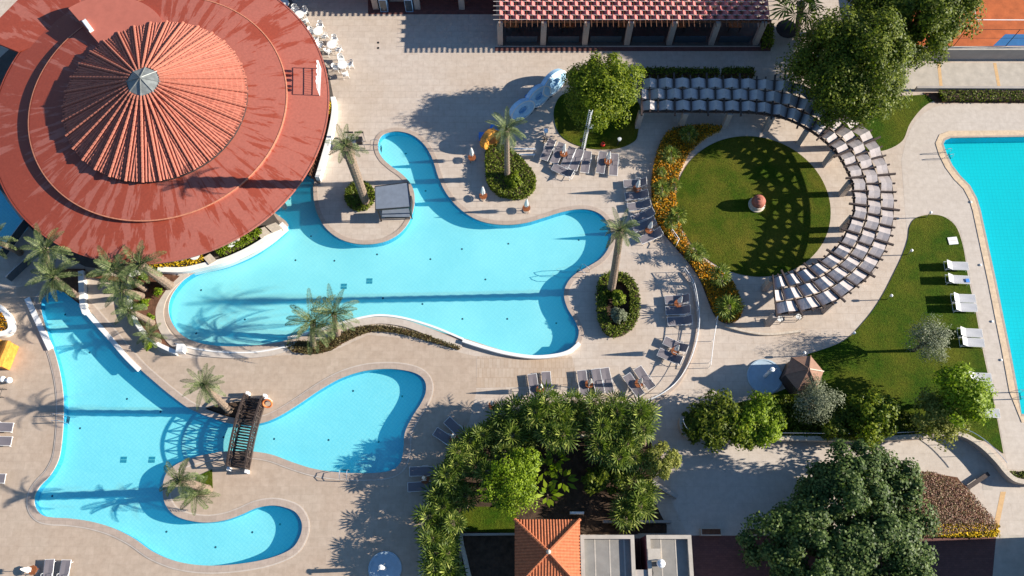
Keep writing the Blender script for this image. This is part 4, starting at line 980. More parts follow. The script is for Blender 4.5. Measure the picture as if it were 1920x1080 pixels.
palm('date_palm', 'date palm leaning over the lower pool beside the north end of the footbridge', (430,769), (382,722), 5.6, DATE, 0.8, r=(0.26, 0.22))
palm('date_palm', 'date palm with thick trunk on the small island south of the footbridge', (389,918), (337,900), 5.0, DATEs, 1.0, r=(0.30, 0.26))
palm('date_palm', 'short spiky palm beside the thick palm south of the footbridge', (378,925), (366,928), 1.7, DATEs, 0.95)
palm('date_palm', 'largest grey green date palm at the lower left rim of the round roof', (98,514), (86,468), 5.2, DATE, 0.95, 'date palms below the round roof')
palm('date_palm', 'date palm at the head of the narrow channel, below the largest palm there', (149,558), (100,520), 5.0, DATE, 0.95, 'date palms below the round roof')
palm('date_palm', 'date palm half cut by the left edge of the photo', (38,474), (-12,452), 5.0, DATE, 0.8, 'date palms below the round roof')
palm('date_palm', 'date palm with stout trunk in the brown planter, overlapping the red roof rim', (318,536), (262,496), 4.6, DATEs, 1.15, 'date palms in the brown planter', r=(0.34, 0.28))
palm('date_palm', 'date palm in the brown planter, left of the stout one', (273,543), (214,506), 4.8, DATEs, 1.2, 'date palms in the brown planter')
palm('date_palm', 'date palm in the brown planter, hanging over the sandy terrace', (268,556), (228,545), 3.2, DATEs, 1.1, 'date palms in the brown planter')
palm('date_palm', 'small date palm with slanting trunk in the lower part of the brown planter', (286,606), (243,583), 3.6, DATEs, 0.85, 'date palms in the brown planter')
palm('date_palm', 'lowest sparse little palm at the tip of the brown planter', (298,642), (280,628), 1.6, DATEs, 0.75, 'date palms in the brown planter')
palm('fan_palm', 'pale fan palm beside the restaurant at the top edge', (1492,62), (1502,6), 5.0, FAN, 1.55, cat='fan palm', r=(0.25, 0.25))
# a further palm outside the left edge whose shadow falls nowhere: left out
# fan palms in the flower bed by the round lawn
for i, (x, y, h, sc) in enumerate(((1291,250,1.3,0.85),(1257,288,1.2,0.85),(1240,353,1.2,0.8),(1264,345,1.0,0.7),(1270,402,1.3,0.85),(1258,415,1.0,0.7),(1303,470,1.2,0.85),(1312,476,0.8,0.7),(1352,516,1.5,1.0),(1367,575,1.7,1.15),(1240,322,0.7,0.5))):
    p = P(x, y, h); pb = P(x, y+4+h*9)
    labs = ['fan palm at the top of the orange flower bed, under the pergola', 'fan palm in the flower bed, second from the top', 'fan palm in the flower bed level with the top lounger of the east row', 'fan palm touching the round lawn, level with the upper east loungers', 'fan palm in the flower bed level with the lowest loungers of the east row', 'small fan palm squeezed left of its neighbour in the flower bed', 'fan palm in the lower flower bed beside the stone edging', 'low fan palm hugging the stone edging of the round lawn', 'large fan palm at the bottom of the round lawn', 'largest fan palm at the lower tip of the flower bed', 'tiny fan palm in the orange flowers near the terrace edge']
    palm('fan_palm', labs[i], (x, y+5+h*9), (x, y), h, FAN, sc*0.72, 'fan palms in the flower bed', r=(0.12, 0.12), cat='fan palm')
grove = [(945,768),(969,758),(931,809),(904,816),(884,825),(979,789),(1000,772),(983,823),(945,847),(859,847),(856,874),(839,891),(897,871),(914,885),(852,915),(822,929),(873,929),(832,950),(805,970),(825,984),(849,980),(811,1011),(839,1004),(818,1039),(839,1035),(818,1066),(842,1070),(1027,742),(1024,766),(1005,758),(1054,761),(1075,740),(1115,742),(1080,768),(1046,788),(1030,812),(1072,799),(1134,766),(1158,777),(1199,777),(1161,745),(1204,760),(1129,799),(1150,801),(1177,804),(1204,804),(1118,814),(1150,828),(1174,831),(1161,858),(1188,860),(1126,839),(1188,903),(1207,922),(1172,949),(1199,946),(1172,968),(960,815),(1055,815)]
rg_ = random.Random(5)
for i, (x, y) in enumerate(grove):
    if y < 775: y += 13
    if y > 1020 and x < 860: lab = 'fan palm at the bottom of the column of palms left of the dark garden'
    elif x < 880: lab = 'fan palm in the column of palms along the left side of the dark garden'
    elif x < 1000: lab = 'fan palm in the upper left part of the dense grove'
    elif y < 830: lab = 'fan palm in the top belt of the dense grove below the grey loungers'
    else: lab = 'fan palm in the right column of the grove beside the round light shrub'
    h = (rg_.uniform(1.4, 2.2) if x < 1000 else rg_.uniform(1.9, 2.9) if y < 880 else rg_.uniform(1.3, 1.9))
    t_ = palm('fan_palm', lab, (x+rg_.uniform(-4, 4), y+12+h*6), (x, y), h, FAN, rg_.uniform(0.75, 1.0), lab.replace('fan palm', 'fan palms'), r=(0.15, 0.14), cat='fan palm')

# leafy trees -----------------------------------------------------------------
def leaf_cloud(n, cx, cy, cz, rx, ry, rz, seed, leaf=0.3, wd=0.6, clump=0.27, nclump=90, rough=0.18, zlow=-0.55, loose=0.0):
    """leaves on clumps spread through an uneven crown"""
    rnd = random.Random(seed); b = MB(); ph = [rnd.uniform(0, 6.28) for _ in range(9)]
    cl = []
    for i in range(nclump):
        while True:
            v = Vector((rnd.gauss(0, 1), rnd.gauss(0, 1), rnd.gauss(0, 1))); v.normalize()
            if v.z > zlow: break
        az = math.atan2(v.y, v.x)
        k = 1+rough*(math.sin(3*az+ph[0])*0.5+math.sin(5*az+ph[1]+2*v.z)*0.35+math.sin(9*az+ph[2])*0.25+math.sin(4*v.z*2+ph[3])*0.3)
        k *= rnd.uniform(0.62, 1.0) if rnd.random() < 0.75 else rnd.uniform(0.3, 0.7)
        cl.append((Vector((cx+v.x*rx*k*(1-clump*0.6), cy+v.y*ry*k*(1-clump*0.6), cz+v.z*rz*k*(1-clump*0.4))), v, clump*min(rx, ry)*rnd.uniform(0.6, 1.25)))
    for i in range(n):
        c, v, cr_ = cl[rnd.randrange(nclump)]
        d = Vector((rnd.gauss(0, 1), rnd.gauss(0, 1), rnd.gauss(0, 1)+0.25)); d.normalize()
        p = c+d*cr_*rnd.uniform(0.55, 1.05+loose)
        nrm = (d*0.8+v*0.3+Vector((0, 0, 0.6))+Vector((rnd.gauss(0, 0.35), rnd.gauss(0, 0.35), rnd.gauss(0, 0.35)))).normalized()
        dr = nrm.cross(Vector((rnd.gauss(0, 1), rnd.gauss(0, 1), rnd.gauss(0, 1))))
        if dr.length < 1e-3: continue
        b.leaf(p, dr.normalized(), nrm, leaf*rnd.uniform(0.7, 1.25), leaf*wd*rnd.uniform(0.8, 1.2))
    return b, cl
def tree(name, label, cpx, r, zc, rz, m, n, leaf, seed, ry=None, cat='tree', group=None, tr=0.2, nclump=90, rough=0.18, wd=0.6, clump=0.27, base=0.0, zlow=-0.55, loose=0.0):
    p = P(cpx[0], cpx[1], zc); t_ = thing(name, label, cat, (p.x, p.y, base), 0, group)
    b, cl = leaf_cloud(n, 0, 0, zc-base, r, ry or r, rz, seed, leaf, wd, clump, nclump, rough, zlow, loose)
    b.build('crown', m, t_)
    rnd = random.Random(seed+1); tb = MB(); fork = max(0.4, (zc-base-rz*0.7))
    tb.tube([(0, 0, -0.05), (0.05, 0.02, fork*0.5), (0, 0.03, fork), (0.1, 0, zc-base)], [tr*1.3, tr, tr*0.85, tr*0.4], 9)
    for c, v, cr_ in rnd.sample(cl, min(len(cl), 16)):
        a = Vector((0, 0.03, fork)); mid_ = a.lerp(c, 0.5)+Vector((0, 0, -0.15*rz)); tb.tube([a, mid_, c], [tr*0.5, tr*0.32, tr*0.1], 6)
    tb.build('trunk', M['bark'], t_)
    return t_
tree('broadleaf_tree', 'rounded bright green tree between the plaza and the start of the pergola', (1128,172), 3.4, 3.5, 2.9, M['lf_green'], 24000, 0.20, 1, nclump=150, clump=0.22)
tree('broadleaf_tree', 'large spreading tree overhanging the bend of the pergola', (1600,125), 5.3, 5.2, 4.0, M['lf_mid'], 56000, 0.24, 2, nclump=230, clump=0.20, rough=0.17, tr=0.35)
tree('broadleaf_tree', 'big tree at the top edge beside the orange tennis court', (1735,22), 4.2, 6.0, 3.6, M['lf_mid'], 34000, 0.24, 3, nclump=150, clump=0.2, rough=0.2, tr=0.35)
tree('broadleaf_tree', 'dark tree at the top edge, behind the large spreading tree', (1648,-6), 3.6, 5.0, 3.4, M['lf_mid'], 22000, 0.24, 4, nclump=100, clump=0.22, rough=0.2, tr=0.3)
tree('plane_tree', 'very large dark blue green tree in the lower right corner', (1602,1012), 6.6, 3.2, 2.2, M['lf_dark'], 80000, 0.22, 5, ry=6.3, nclump=300, rough=0.36, tr=0.45, wd=0.75, clump=0.13)
tree('olive_tree', 'loose grey olive tree on the lawn beside the white loungers', (1740,640), 1.9, 2.6, 1.5, M['lf_olive'], 4200, 0.17, 6, nclump=34, rough=0.35, wd=0.3, tr=0.12, loose=0.25, clump=0.3)
tree('olive_tree', 'grey olive tree just below the gazebo', (1524,748), 1.9, 2.2, 1.5, M['lf_olive'], 4200, 0.17, 7, nclump=30, rough=0.3, wd=0.3, tr=0.12, loose=0.2, clump=0.33)
tree('small_tree', 'light green tree half covering the lowest white loungers', (1808,745), 2.3, 3.0, 1.9, M['lf_lime'], 5600, 0.24, 8, nclump=48, rough=0.3, tr=0.14, loose=0.2)
tree('small_tree', 'yellowish green tree at the bottom of the long lawn', (1755,782), 2.1, 2.0, 1.2, M['lf_yellow'], 4800, 0.2, 9, nclump=46, rough=0.3, tr=0.12, loose=0.25)
tree('garden_shrub', 'bright green rounded shrub left of the olive tree below the gazebo', (1424,787), 2.1, 1.3, 1.1, M['lf_lime'], 6000, 0.22, 10, nclump=52, rough=0.15, tr=0.1, cat='shrub', zlow=-0.2)
tree('garden_shrub', 'dark green shrub beside the bright rounded shrub by the path', (1348,786), 2.3, 1.1, 0.9, M['lf_mid'], 6000, 0.24, 12, nclump=50, rough=0.25, tr=0.1, cat='shrub', zlow=-0.2)
tree('garden_shrub', 'green shrub with dark left half on the wall of the lower path', (1634,782), 2.1, 1.7, 1.5, M['lf_green'], 6000, 0.24, 13, nclump=50, rough=0.25, tr=0.1, cat='shrub', zlow=-0.3)
tree('garden_shrub', 'low dark shrub filling the gap left of the bright rounded shrub', (1384,797), 1.9, 1.1, 0.9, M['lf_green'], 5200, 0.22, 31, nclump=34, rough=0.2, tr=0.07, cat='shrub', zlow=-0.2)
tree('garden_shrub', 'low dark shrub between the western tip and its larger dark neighbour', (1322,800), 1.7, 1.0, 0.8, M['lf_mid'], 4200, 0.22, 32, nclump=28, rough=0.2, tr=0.06, cat='shrub', zlow=-0.2)
tree('garden_shrub', 'dark low shrub right of the olive tree below the gazebo', (1572,790), 1.8, 1.0, 0.9, M['lf_mid'], 4400, 0.22, 33, nclump=30, rough=0.25, tr=0.06, cat='shrub', zlow=-0.2)
tree('garden_shrub', 'low dark shrub at the western tip of the lawn wall', (1296,790), 0.9, 0.7, 0.7, M['lf_mid'], 1700, 0.22, 14, nclump=18, tr=0.06, cat='shrub', zlow=-0.2)
tree('garden_shrub', 'pale round shrub at the right edge of the palm grove', (1238,866), 1.45, 2.0, 1.4, M['lf_yellow'], 4400, 0.20, 15, nclump=44, rough=0.1, tr=0.1, cat='shrub', wd=0.5)
tree('small_tree', 'light green tree inside the palm grove, above the tiled pavilion', (955,915), 2.15, 2.4, 1.7, M['lf_lime'], 6500, 0.17, 16, nclump=60, rough=0.28, tr=0.14, loose=0.25)
tree('small_tree', 'smaller light green tree in the grove, next to the top of its larger neighbour', (985,868), 1.3, 2.6, 1.1, M['lf_lime'], 2500, 0.17, 17, nclump=30, rough=0.28, tr=0.1, loose=0.25)
tree('garden_shrub', 'dark leafy shrub in the shaded middle of the grove', (1113,902), 1.0, 1.2, 0.9, M['lf_mid'], 1800, 0.26, 18, nclump=20, rough=0.3, tr=0.07, cat='shrub')
tree('garden_shrub', 'dim shrub against the right palms in the grove', (1150,890), 1.3, 1.3, 1.0, M['lf_mid'], 2200, 0.24, 19, nclump=24, rough=0.3, tr=0.07, cat='shrub')
for i, (x, y) in enumerate(((1021,868),(1054,888),(1026,915),(1040,850))):
    t_ = thing('banana_plant', ('upper left','right hand','lowest','topmost')[i]+' broad leaved plant in the shaded clearing of the grove', 'plant', P(x, y+16), 0, 'broad leaved plants in the grove')
    b = MB(); rr_ = random.Random(70+i)
    for k in range(12):
        az = k*2.4; el = rr_.uniform(0.2, 1.1); d = Vector((math.cos(az)*math.cos(el), math.sin(az)*math.cos(el), math.sin(el))); s0 = Vector((0, 0, 1.0))+d*0.35
        b.leaf(s0, (d-Vector((0, 0, 0.3))).normalized(), Vector((0, 0, 1)), rr_.uniform(0.6, 1.0), 0.32)
    b.build('leaves', M['lf_lime'], t_); MB().tube([(0,0,-0.03),(0,0,1.1)], [0.09,0.06], 7).build('stem', M['bark'], t_)

def scatter_leaves(poly, n, z0, z1, leaf, wd=0.6, seed=1, edge=True):
    rnd = random.Random(seed); b = MB(); m_ = len(poly); random.seed(seed)
    for i in range(n):
        x, y = rnd_in(poly); z = z1-(z1-z0)*(rnd.random()**2.2)
        nrm = Vector((rnd.gauss(0, 0.5), rnd.gauss(0, 0.5), 1)).normalized()
        b.leaf(Vector((x, y, z+rnd.uniform(-0.05, 0.06))), nrm.cross(Vector((rnd.gauss(0,1), rnd.gauss(0,1), 0.2))).normalized(), nrm, leaf*rnd.uniform(0.7, 1.3), leaf*wd)
    if edge:
        per = sum((Vector(poly[i][:2])-Vector(poly[i-1][:2])).length for i in range(m_))
        for i in range(m_):
            a = Vector((poly[i][0], poly[i][1], 0)); c = Vector((poly[(i+1) % m_][0], poly[(i+1) % m_][1], 0)); ln = (c-a).length
            if ln < 1e-4: continue
            out = Vector(((c-a).y, -(c-a).x, 0)).normalized()
            for q in range(int(n*0.35*ln/per)):
                p = a.lerp(c, rnd.random()); p.z = rnd.uniform(z0, z1)
                nrm = (out*rnd.choice((1, -1))+Vector((rnd.gauss(0, 0.5), rnd.gauss(0, 0.5), 0.6))).normalized()
                b.leaf(p, nrm.cross(Vector((rnd.gauss(0,1), rnd.gauss(0,1), 0.2))).normalized(), nrm, leaf*rnd.uniform(0.7, 1.3), leaf*wd)
    return b
def hedge(label, poly, h, n, leaf=0.16, m='lf_hedge', z0=0.0, name='hedge', cat='hedge', stuff=False, core=True, wd=0.6):
    c = sum((Vector((p[0], p[1], 0)) for p in poly), Vector())/len(poly)
    pl = [(p[0]-c.x, p[1]-c.y) for p in poly]
    if stuff:
        o = scatter_leaves([(p[0]+c.x, p[1]+c.y) for p in pl], n, z0, h, leaf, wd, int(abs(c.x*7))+1).build(name, M[m]); o['kind'] = 'stuff'; o['label'] = label; o['category'] = cat; return o
    t_ = thing(name, label, cat, c)
    if core: MB().prism([(x*0.97, y*0.97) for x, y in pl], 0.0, h*0.86).build('stems', M['soil_dark'], t_)
    scatter_leaves(pl, n, z0+0.05, h, leaf, wd, int(abs(c.x*7))+1).build('foliage', M[m], t_)
    return t_
def ringpoly(outer, inner): return outer+[outer[0]]+[inner[0]]+inner[::-1]
# round bush collar on the peninsula, hedge islands
q = P(676, 371); hedge('round trimmed bush ring around the leaning palm on the peninsula', [(q.x+1.15*math.cos(2*PI*k/24), q.y+1.2*math.sin(2*PI*k/24)) for k in range(24)], 0.7, 2600, 0.17)
isl1 = gc([(912,290),(922,281),(945,280),(962,290),(985,312),(1000,332),(1003,350),(995,366),(972,375),(945,372),(925,360),(914,340)])
hedge('teardrop shaped hedge island with a palm in the plaza', isl1, 0.75, 5200, 0.17)
isl2 = gc([(1120,535),(1132,519),(1155,514),(1178,522),(1193,540),(1198,570),(1194,602),(1178,624),(1155,634),(1135,628),(1122,605),(1118,570)])
inn = offset(isl2, -0.75)
struct(MB().prism(inn, 0, 0.10).build('soil', M['soil_dark']))
c2 = sum((Vector((p[0], p[1], 0)) for p in isl2), Vector())/len(isl2)
t_ = thing('hedge', 'oval clipped hedge ring around shrubs at the foot of the tall palm', 'hedge', c2)
A_ = [(p[0]-c2.x, p[1]-c2.y) for p in isl2]; B__ = [(p[0]-c2.x, p[1]-c2.y) for p in inn]
MB().ribbon([((a[0]+b[0])/2, (a[1]+b[1])/2) for a, b in zip(A_, B__)], 0.66, 0, 0.6, True).build('stems', M['soil_dark'], t_)
scatter_leaves(ringpoly(A_, B__), 4200, 0.05, 0.7, 0.16, 0.6, 3, False).build('foliage', M['lf_hedge'], t_)
tree('garden_shrub', 'round green shrub inside the oval hedge ring, upper one', (1158,558), 0.75, 0.8, 0.65, M['lf_green'], 1500, 0.17, 21, nclump=18, tr=0.05, cat='shrub', group=None, zlow=-0.3)
tree('garden_shrub', 'greyish round shrub inside the oval hedge ring, lower one', (1160,592), 0.72, 0.8, 0.65, M['lf_olive'], 1500, 0.17, 22, nclump=18, tr=0.05, cat='shrub', zlow=-0.3)
tree('garden_shrub', 'small shrub inside the oval hedge ring beside the palm trunk', (1135,555), 0.5, 0.6, 0.45, M['lf_mid'], 800, 0.17, 23, nclump=12, tr=0.04, cat='shrub', zlow=-0.3)
tree('garden_shrub', 'flowering shrub within the teardrop hedge island', (962,335), 0.8, 0.85, 0.5, M['lf_green'], 1500, 0.17, 24, nclump=18, tr=0.05, cat='shrub', zlow=-0.3)
# orange flower bed
bed = gc([(1352,243),(1320,238),(1285,240),(1252,250),(1236,275),(1226,310),(1221,350),(1226,400),(1240,432),(1264,462),(1290,492),(1312,525),(1326,560),(1340,592),(1358,606),(1380,603),(1390,585),(1384,555),(1368,527),(1345,508),(1318,490),(1294,466),(1280,438),(1270,405),(1266,360),(1276,320),(1292,290),(1318,264)])
struct(MB().prism(bed, 0, 0.06).build('soil', M['soil_dark']))
fo = scatter_leaves(bed, 15000, 0.1, 0.5, 0.14, 0.8, 9, False).build('flower_bed', M['lf_flower']); fo['kind'] = 'stuff'; fo['label'] = 'orange flowering ground cover curving along the round lawn'; fo['category'] = 'flowers'
# planters at the round building
hedge('clipped green hedge on the parapet below the round roof', gc([(410,470),(440,457),(468,443),(486,433),(494,444),(468,460),(440,474),(417,482)], True, 3), 0.85, 1500, 0.15, 'lf_lime')
hedge('row of yellow flowers on the parapet under the round roof', gc([(288,494),(330,492),(362,488),(380,483),(386,492),(360,500),(325,504),(290,505)], True, 3), 0.7, 1300, 0.13, 'lf_yflower', name='flower_planter', cat='flowers')
hedge('small patch of yellow flowers in the white parapet east of the round roof', gp([(615,199),(623,199),(622,222),(613,222)]), 0.8, 260, 0.13, 'lf_yflower', name='flower_planter', cat='flowers')
hedge('orange flowers in the curved white planter at the left edge', gc([(-12,580),(6,588),(16,602),(18,615),(8,622),(-12,622)], True, 3), 0.6, 700, 0.15, 'lf_flower', name='flower_planter', cat='flowers')
hedge('strip of brownish ground cover on the bank south of the large pool', gc([(535,648),(560,640),(600,640),(650,622),(690,612),(730,613),(775,622),(830,640),(864,652)], False, 4)+gc([(860,656),(810,642),(760,628),(720,622),(690,624),(650,640),(620,657),(585,664),(550,660)], False, 4), 0.28, 3200, 0.12, 'lf_dry', name='ground_cover', cat='plants', stuff=True, core=False)
hedge('low hedge strip beside the concrete road', gp([(1757,175),(2000,177),(2000,192),(1765,191)]), 0.5, 2400, 0.16, 'lf_mid')
hedge('russet shrubs filling the bed right of the dark tree', gc([(1690,900),(1730,888),(1770,898),(1800,915),(1830,950),(1858,990),(1800,998),(1700,1000)], True, 4), 0.9, 13000, 0.11, 'lf_red', name='shrub_bed', cat='shrubs', stuff=True)
hedge('clipped yellow green hedge along the bottom of the russet bed', gp([(1748,985),(1862,985),(1864,1006),(1748,1006)]), 0.8, 1800, 0.15, 'lf_yflower', name='hedge')
hedge('dark hedge strip beside the steps at the right edge', gp([(1890,886),(1990,886),(1990,899),(1894,899)]), 0.4, 700, 0.16, 'lf_mid')
hedge('dark green hedge behind the straight part of the pergola', gp([(1196,137),(1345,138),(1345,148),(1196,148)]), 0.9, 1500, 0.18, 'lf_mid')
hedge('dark green hedge behind the bend of the pergola', gp([(1352,137),(1410,137),(1412,147),(1352,147)]), 0.9, 700, 0.18, 'lf_mid')
hedge('low shrubs along the top of the lower path wall', gc([(1290,800),(1330,808),(1450,812),(1560,812),(1700,806),(1760,800),(1760,815),(1620,822),(1450,824),(1300,820)], True, 3), 0.7, 5200, 0.2, 'lf_mid', name='shrub_border', cat='shrubs')
hedge('dark low plants in the shaded lower part of the long lawn', gc([(1470,745),(1600,760),(1700,775),(1740,795),(1700,812),(1560,815),(1470,810)], True, 3), 0.35, 4500, 0.2, 'lf_mid', name='ground_cover', cat='plants', stuff=True, core=False)

for i, (x, y) in enumerate(((272,568),(283,597),(258,575),(276,648),(268,522),(298,548))):
    q = P(x, y); tree('garden_shrub', ('green tuft on the brown planter soil, middle of the bed','green tuft on the brown planter soil beside the slanting palm','low green tuft at the white wall of the brown planter','green tuft near the lower tip of the brown planter','green tuft at the top of the brown planter','green tuft right of centre in the brown planter')[i], (x, y), 0.42, 0.4, 0.32, M['lf_lime'], 320, 0.16, 90+i, nclump=10, tr=0.03, cat='shrub', zlow=-0.2)
hedge('dark hedge clump beside the last restaurant pillar', gp([(1422,55),(1445,55),(1445,92),(1428,92)]), 0.9, 700, 0.2, 'lf_green')
p = P(1470, 66); pt = thing('parasol', 'dark round parasol in the shade beside the restaurant', 'parasol', (p.x, p.y, 0)); MB().lathe([(0.95, 0.9), (0.5, 1.12), (0, 1.3)], 16).build('canopy', M['dark'], pt); MB().tube([(0,0,0),(0,0,1.25)], 0.04, 6).build('pole', M['bridge'], pt)
# ================================================================== FURNITURE
def rounded(w, l, r, n=4):
    out = []
    for cx, cy, a0 in ((w/2-r, l/2-r, 0), (-w/2+r, l/2-r, 90), (-w/2+r, -l/2+r, 180), (w/2-r, -l/2+r, 270)):
        for k in range(n+1):
            a = R(a0+90*k/n); out.append((cx+r*math.cos(a), cy+r*math.sin(a)))
    return out
def make_lounger(label, ang, fabric, head=None, arms=True):
    """white framed sun lounger, head towards +Y"""
    t_ = thing('sun_lounger', label, 'sun lounger')
    w_, y0, hy, y1, z = 0.66, -0.98, 0.28, 0.98, 0.34
    fr = MB()
    for sx in (-1, 1): fr.tube([(sx*w_/2, y0, z-0.02), (sx*w_/2, y1*0.92, z-0.02)], 0.018, 6)
    fr.tube([(-w_/2, y0, z-0.02), (w_/2, y0, z-0.02)], 0.018, 6); fr.tube([(-w_/2, y1*0.92, z-0.02), (w_/2, y1*0.92, z-0.02)], 0.018, 6); fr.tube([(-w_/2, hy, z-0.03), (w_/2, hy, z-0.03)], 0.015, 6)
    fr.build('frame', M['white_metal'], t_)
    for sx in (-1, 1):
        for yy in (-0.8, 0.7): MB().tube([(sx*w_/2, yy, z-0.03), (sx*(w_/2+0.02), yy+(0.06 if yy > 0 else -0.06), 0.0)], 0.018, 6).build('leg', M['white_metal'], t_)
    st = MB(); n = 8
    for i in range(n+1):
        yy = y0+0.03+(hy-y0-0.03)*i/n; sg_ = -0.025*math.sin(PI*i/n)
        st.v += [(-w_/2+0.02, yy, z+0.005), (0, yy, z+0.005+sg_), (w_/2-0.02, yy, z+0.005)]
    for i in range(n):
        for q in range(2): a = i*3+q; st.f.append((a, a+1, a+4, a+3))
    solidify(st.build('seat', fabric, t_), 0.012)
    L_ = y1-hy; ca, sa = math.cos(ang), math.sin(ang); bk = MB()
    hl = 0.0 if head is None else 0.30
    n = 6
    def bpt(u, x): return (x, hy+u*ca, z+0.008+u*sa)
    for i in range(n+1):
        u = (L_-hl)*i/n; sg_ = -0.02*math.sin(PI*i/n)
        bk.v += [bpt(u, -w_/2+0.02), (0, hy+u*ca-sg_*sa, z+0.008+u*sa+sg_), bpt(u, w_/2-0.02)]
    for i in range(n):
        for q in range(2): a = i*3+q; bk.f.append((a, a+1, a+4, a+3))
    bo = solidify(bk.build('backrest', fabric, t_), 0.012)
    bf = MB(); bf.tube([bpt(0, -w_/2), bpt(L_, -w_/2), bpt(L_, w_/2), bpt(0, w_/2)], 0.015, 6); bf.build('back_frame', M['white_metal'], bo)
    if ang > 0.3:
        s_ = MB(); 
        for sx in (-1, 1): s_.tube([bpt(L_*0.6, sx*w_*0.42), (sx*w_*0.42, 0.78, z)], 0.016, 5)
        s_.build('back_prop', M['white_metal'], bo)
    if head is not None:
        hb = MB(); a, b_, c, d = bpt(L_-hl, -w_/2+0.02), bpt(L_-hl, w_/2-0.02), bpt(L_, w_/2-0.02), bpt(L_, -w_/2+0.02)
        hb.v = [a, b_, c, d]; hb.f = [(0, 1, 2, 3)]; solidify(hb.build('head_panel', head, bo), 0.02)
    if arms:
        for sx in (-1, 1): MB().tube([(sx*(w_/2+0.02), -0.05, z), (sx*(w_/2+0.05), 0.0, z+0.2), (sx*(w_/2+0.05), 0.38, z+0.22), (sx*(w_/2+0.02), 0.45, z)], 0.015, 6).build('armrest', M['white_metal'], t_)
    return t_
PROTO = {}
def lounger(kind, head, foot, label, group, dz=0.0):
    a = P(head[0], head[1], 0.45 if kind != 'flat' else 0.35); b_ = P(foot[0], foot[1], 0.35); d = a-b_; c = (a+b_)/2; rz = math.atan2(d.y, d.x)-PI/2
    if kind not in PROTO:
        spec = {'flat': (R(4), M['sling'], None, True), 'up': (R(38), M['sling'], None, True), 'mid': (R(20), M['sling'], None, True), 'lawn': (R(36), M['sling_pale'], M['sling_white'], False)}[kind]
        t_ = make_lounger(label, *spec); PROTO[kind] = t_; t_.location = (c.x, c.y, dz); t_.rotation_euler = (0, 0, rz); t_['label'] = label; t_['group'] = group
        return t_
    return dup(PROTO[kind], (c.x, c.y, dz), rz, label, group)
G1 = 'grey loungers below the round tree'
for i, (k, h, f, lab) in enumerate((
    ('flat', (1036,262), (1019,300), 'leftmost grey lounger in the row below the round tree'),
    ('flat', (1054,268), (1038,306), 'grey lounger just left of the umbrella table below the round tree'),
    ('flat', (1073,277), (1058,313), 'grey lounger just right of the umbrella table below the round tree'),
    ('flat', (1088,281), (1074,318), 'grey lounger at the foot of the white lattice mast'),
    ('flat', (1102,285), (1096,322), 'grey lounger just right of the white lattice mast'),
    ('flat', (1131,285), (1125,324), 'grey lounger left of the right umbrella table below the round tree'),
    ('flat', (1152,289), (1150,328), 'rightmost grey lounger in the row below the round tree, in the umbrella shade'),
    ('up', (1073,328), (1040,313), 'single grey lounger turned sideways in front of the row below the round tree'))):
    lounger(k, h, f, lab, G1)
G2 = 'grey loungers beside the orange flower bed'
for i, (k, h, f, lab) in enumerate((
    ('up', (1211,342), (1173,344), 'topmost grey lounger beside the orange flower bed'),
    ('up', (1214,364), (1176,368), 'second grey lounger from the top beside the flower bed, just under the umbrella table'),
    ('up', (1219,381), (1180,388), 'third grey lounger from the top beside the flower bed'),
    ('up', (1226,397), (1187,411), 'fourth grey lounger from the top beside the flower bed, slightly turned'),
    ('up', (1228,414), (1190,428), 'grey lounger just above the lower umbrella table beside the flower bed'),
    ('up', (1240,434), (1203,450), 'lowest grey lounger beside the flower bed, next to the railing'))):
    lounger(k, h, f, lab, G2)
G3 = 'grey loungers inside the curved railing'
for (k, h, f, lab) in (
    ('up', (1290,560), (1252,562), 'grey lounger right of the oval hedge ring, top of its group of three'),
    ('up', (1293,581), (1252,582), 'grey lounger right of the oval hedge ring, middle of its group of three'),
    ('up', (1296,600), (1256,602), 'grey lounger right of the oval hedge ring, bottom of its group of three'),
    ('up', (1287,655), (1249,639), 'grey lounger on the bend of the railing, above its umbrella table'),
    ('up', (1276,677), (1239,661), 'grey lounger on the bend of the railing, below its umbrella table')):
    lounger(k, h, f, lab, G3)
G4 = 'grey loungers above the palm grove'
for (k, h, f, lab) in (
    ('mid', (1004,745), (998,704), 'grey lounger above the grove, leftmost, beside the weathered paving'),
    ('flat', (1027,740), (1024,701), 'grey lounger above the grove, right of the leftmost umbrella table'),
    ('flat', (1096,738), (1091,698), 'left one of three grey loungers above the middle of the grove'),
    ('flat', (1125,736), (1117,694), 'middle one of three grey loungers above the grove'),
    ('flat', (1143,734), (1134,692), 'right one of three grey loungers above the grove'),
    ('mid', (1200,739), (1177,706), 'left one of two slanted grey loungers at the corner of the railing'),
    ('mid', (1221,726), (1197,692), 'right one of two slanted grey loungers at the corner of the railing')):
    lounger(k, h, f, lab, G4)
G5 = 'loungers in the shade beside the grove'
for (k, h, f, lab) in (
    ('mid', (846,828), (826,815), 'lounger in deep shade left of the grove, lower one of the upper pair'),
    ('mid', (864,812), (846,795), 'lounger in deep shade left of the grove, upper one of the upper pair'),
    ('flat', (812,883), (774,884), 'lounger in deep shade left of the grove, upper one of the lower pair'),
    ('flat', (808,911), (772,913), 'lounger in deep shade left of the grove, lower one of the lower pair')):
    lounger(k, h, f, lab, G5)
G6 = 'grey loungers at the left edge of the photo'
for (k, h, f, lab) in (
    ('flat', (-22,800), (20,801), 'grey lounger cut by the left edge, in the palm shade'),
    ('flat', (-24,826), (17,827), 'grey lounger cut by the left edge, in the sun'),
    ('flat', (-36,897), (4,897), 'grey lounger barely showing at the left edge, lowest one'),
    ('up', (86,1096), (92,1056), 'grey lounger at the bottom left corner, next to the leaning umbrella'),
    ('up', (115,1096), (123,1058), 'grey lounger at the bottom left corner, farther from the umbrella')):
    lounger(k, h, f, lab, G6)
G7 = 'pale loungers on the lawn beside the turquoise pool'
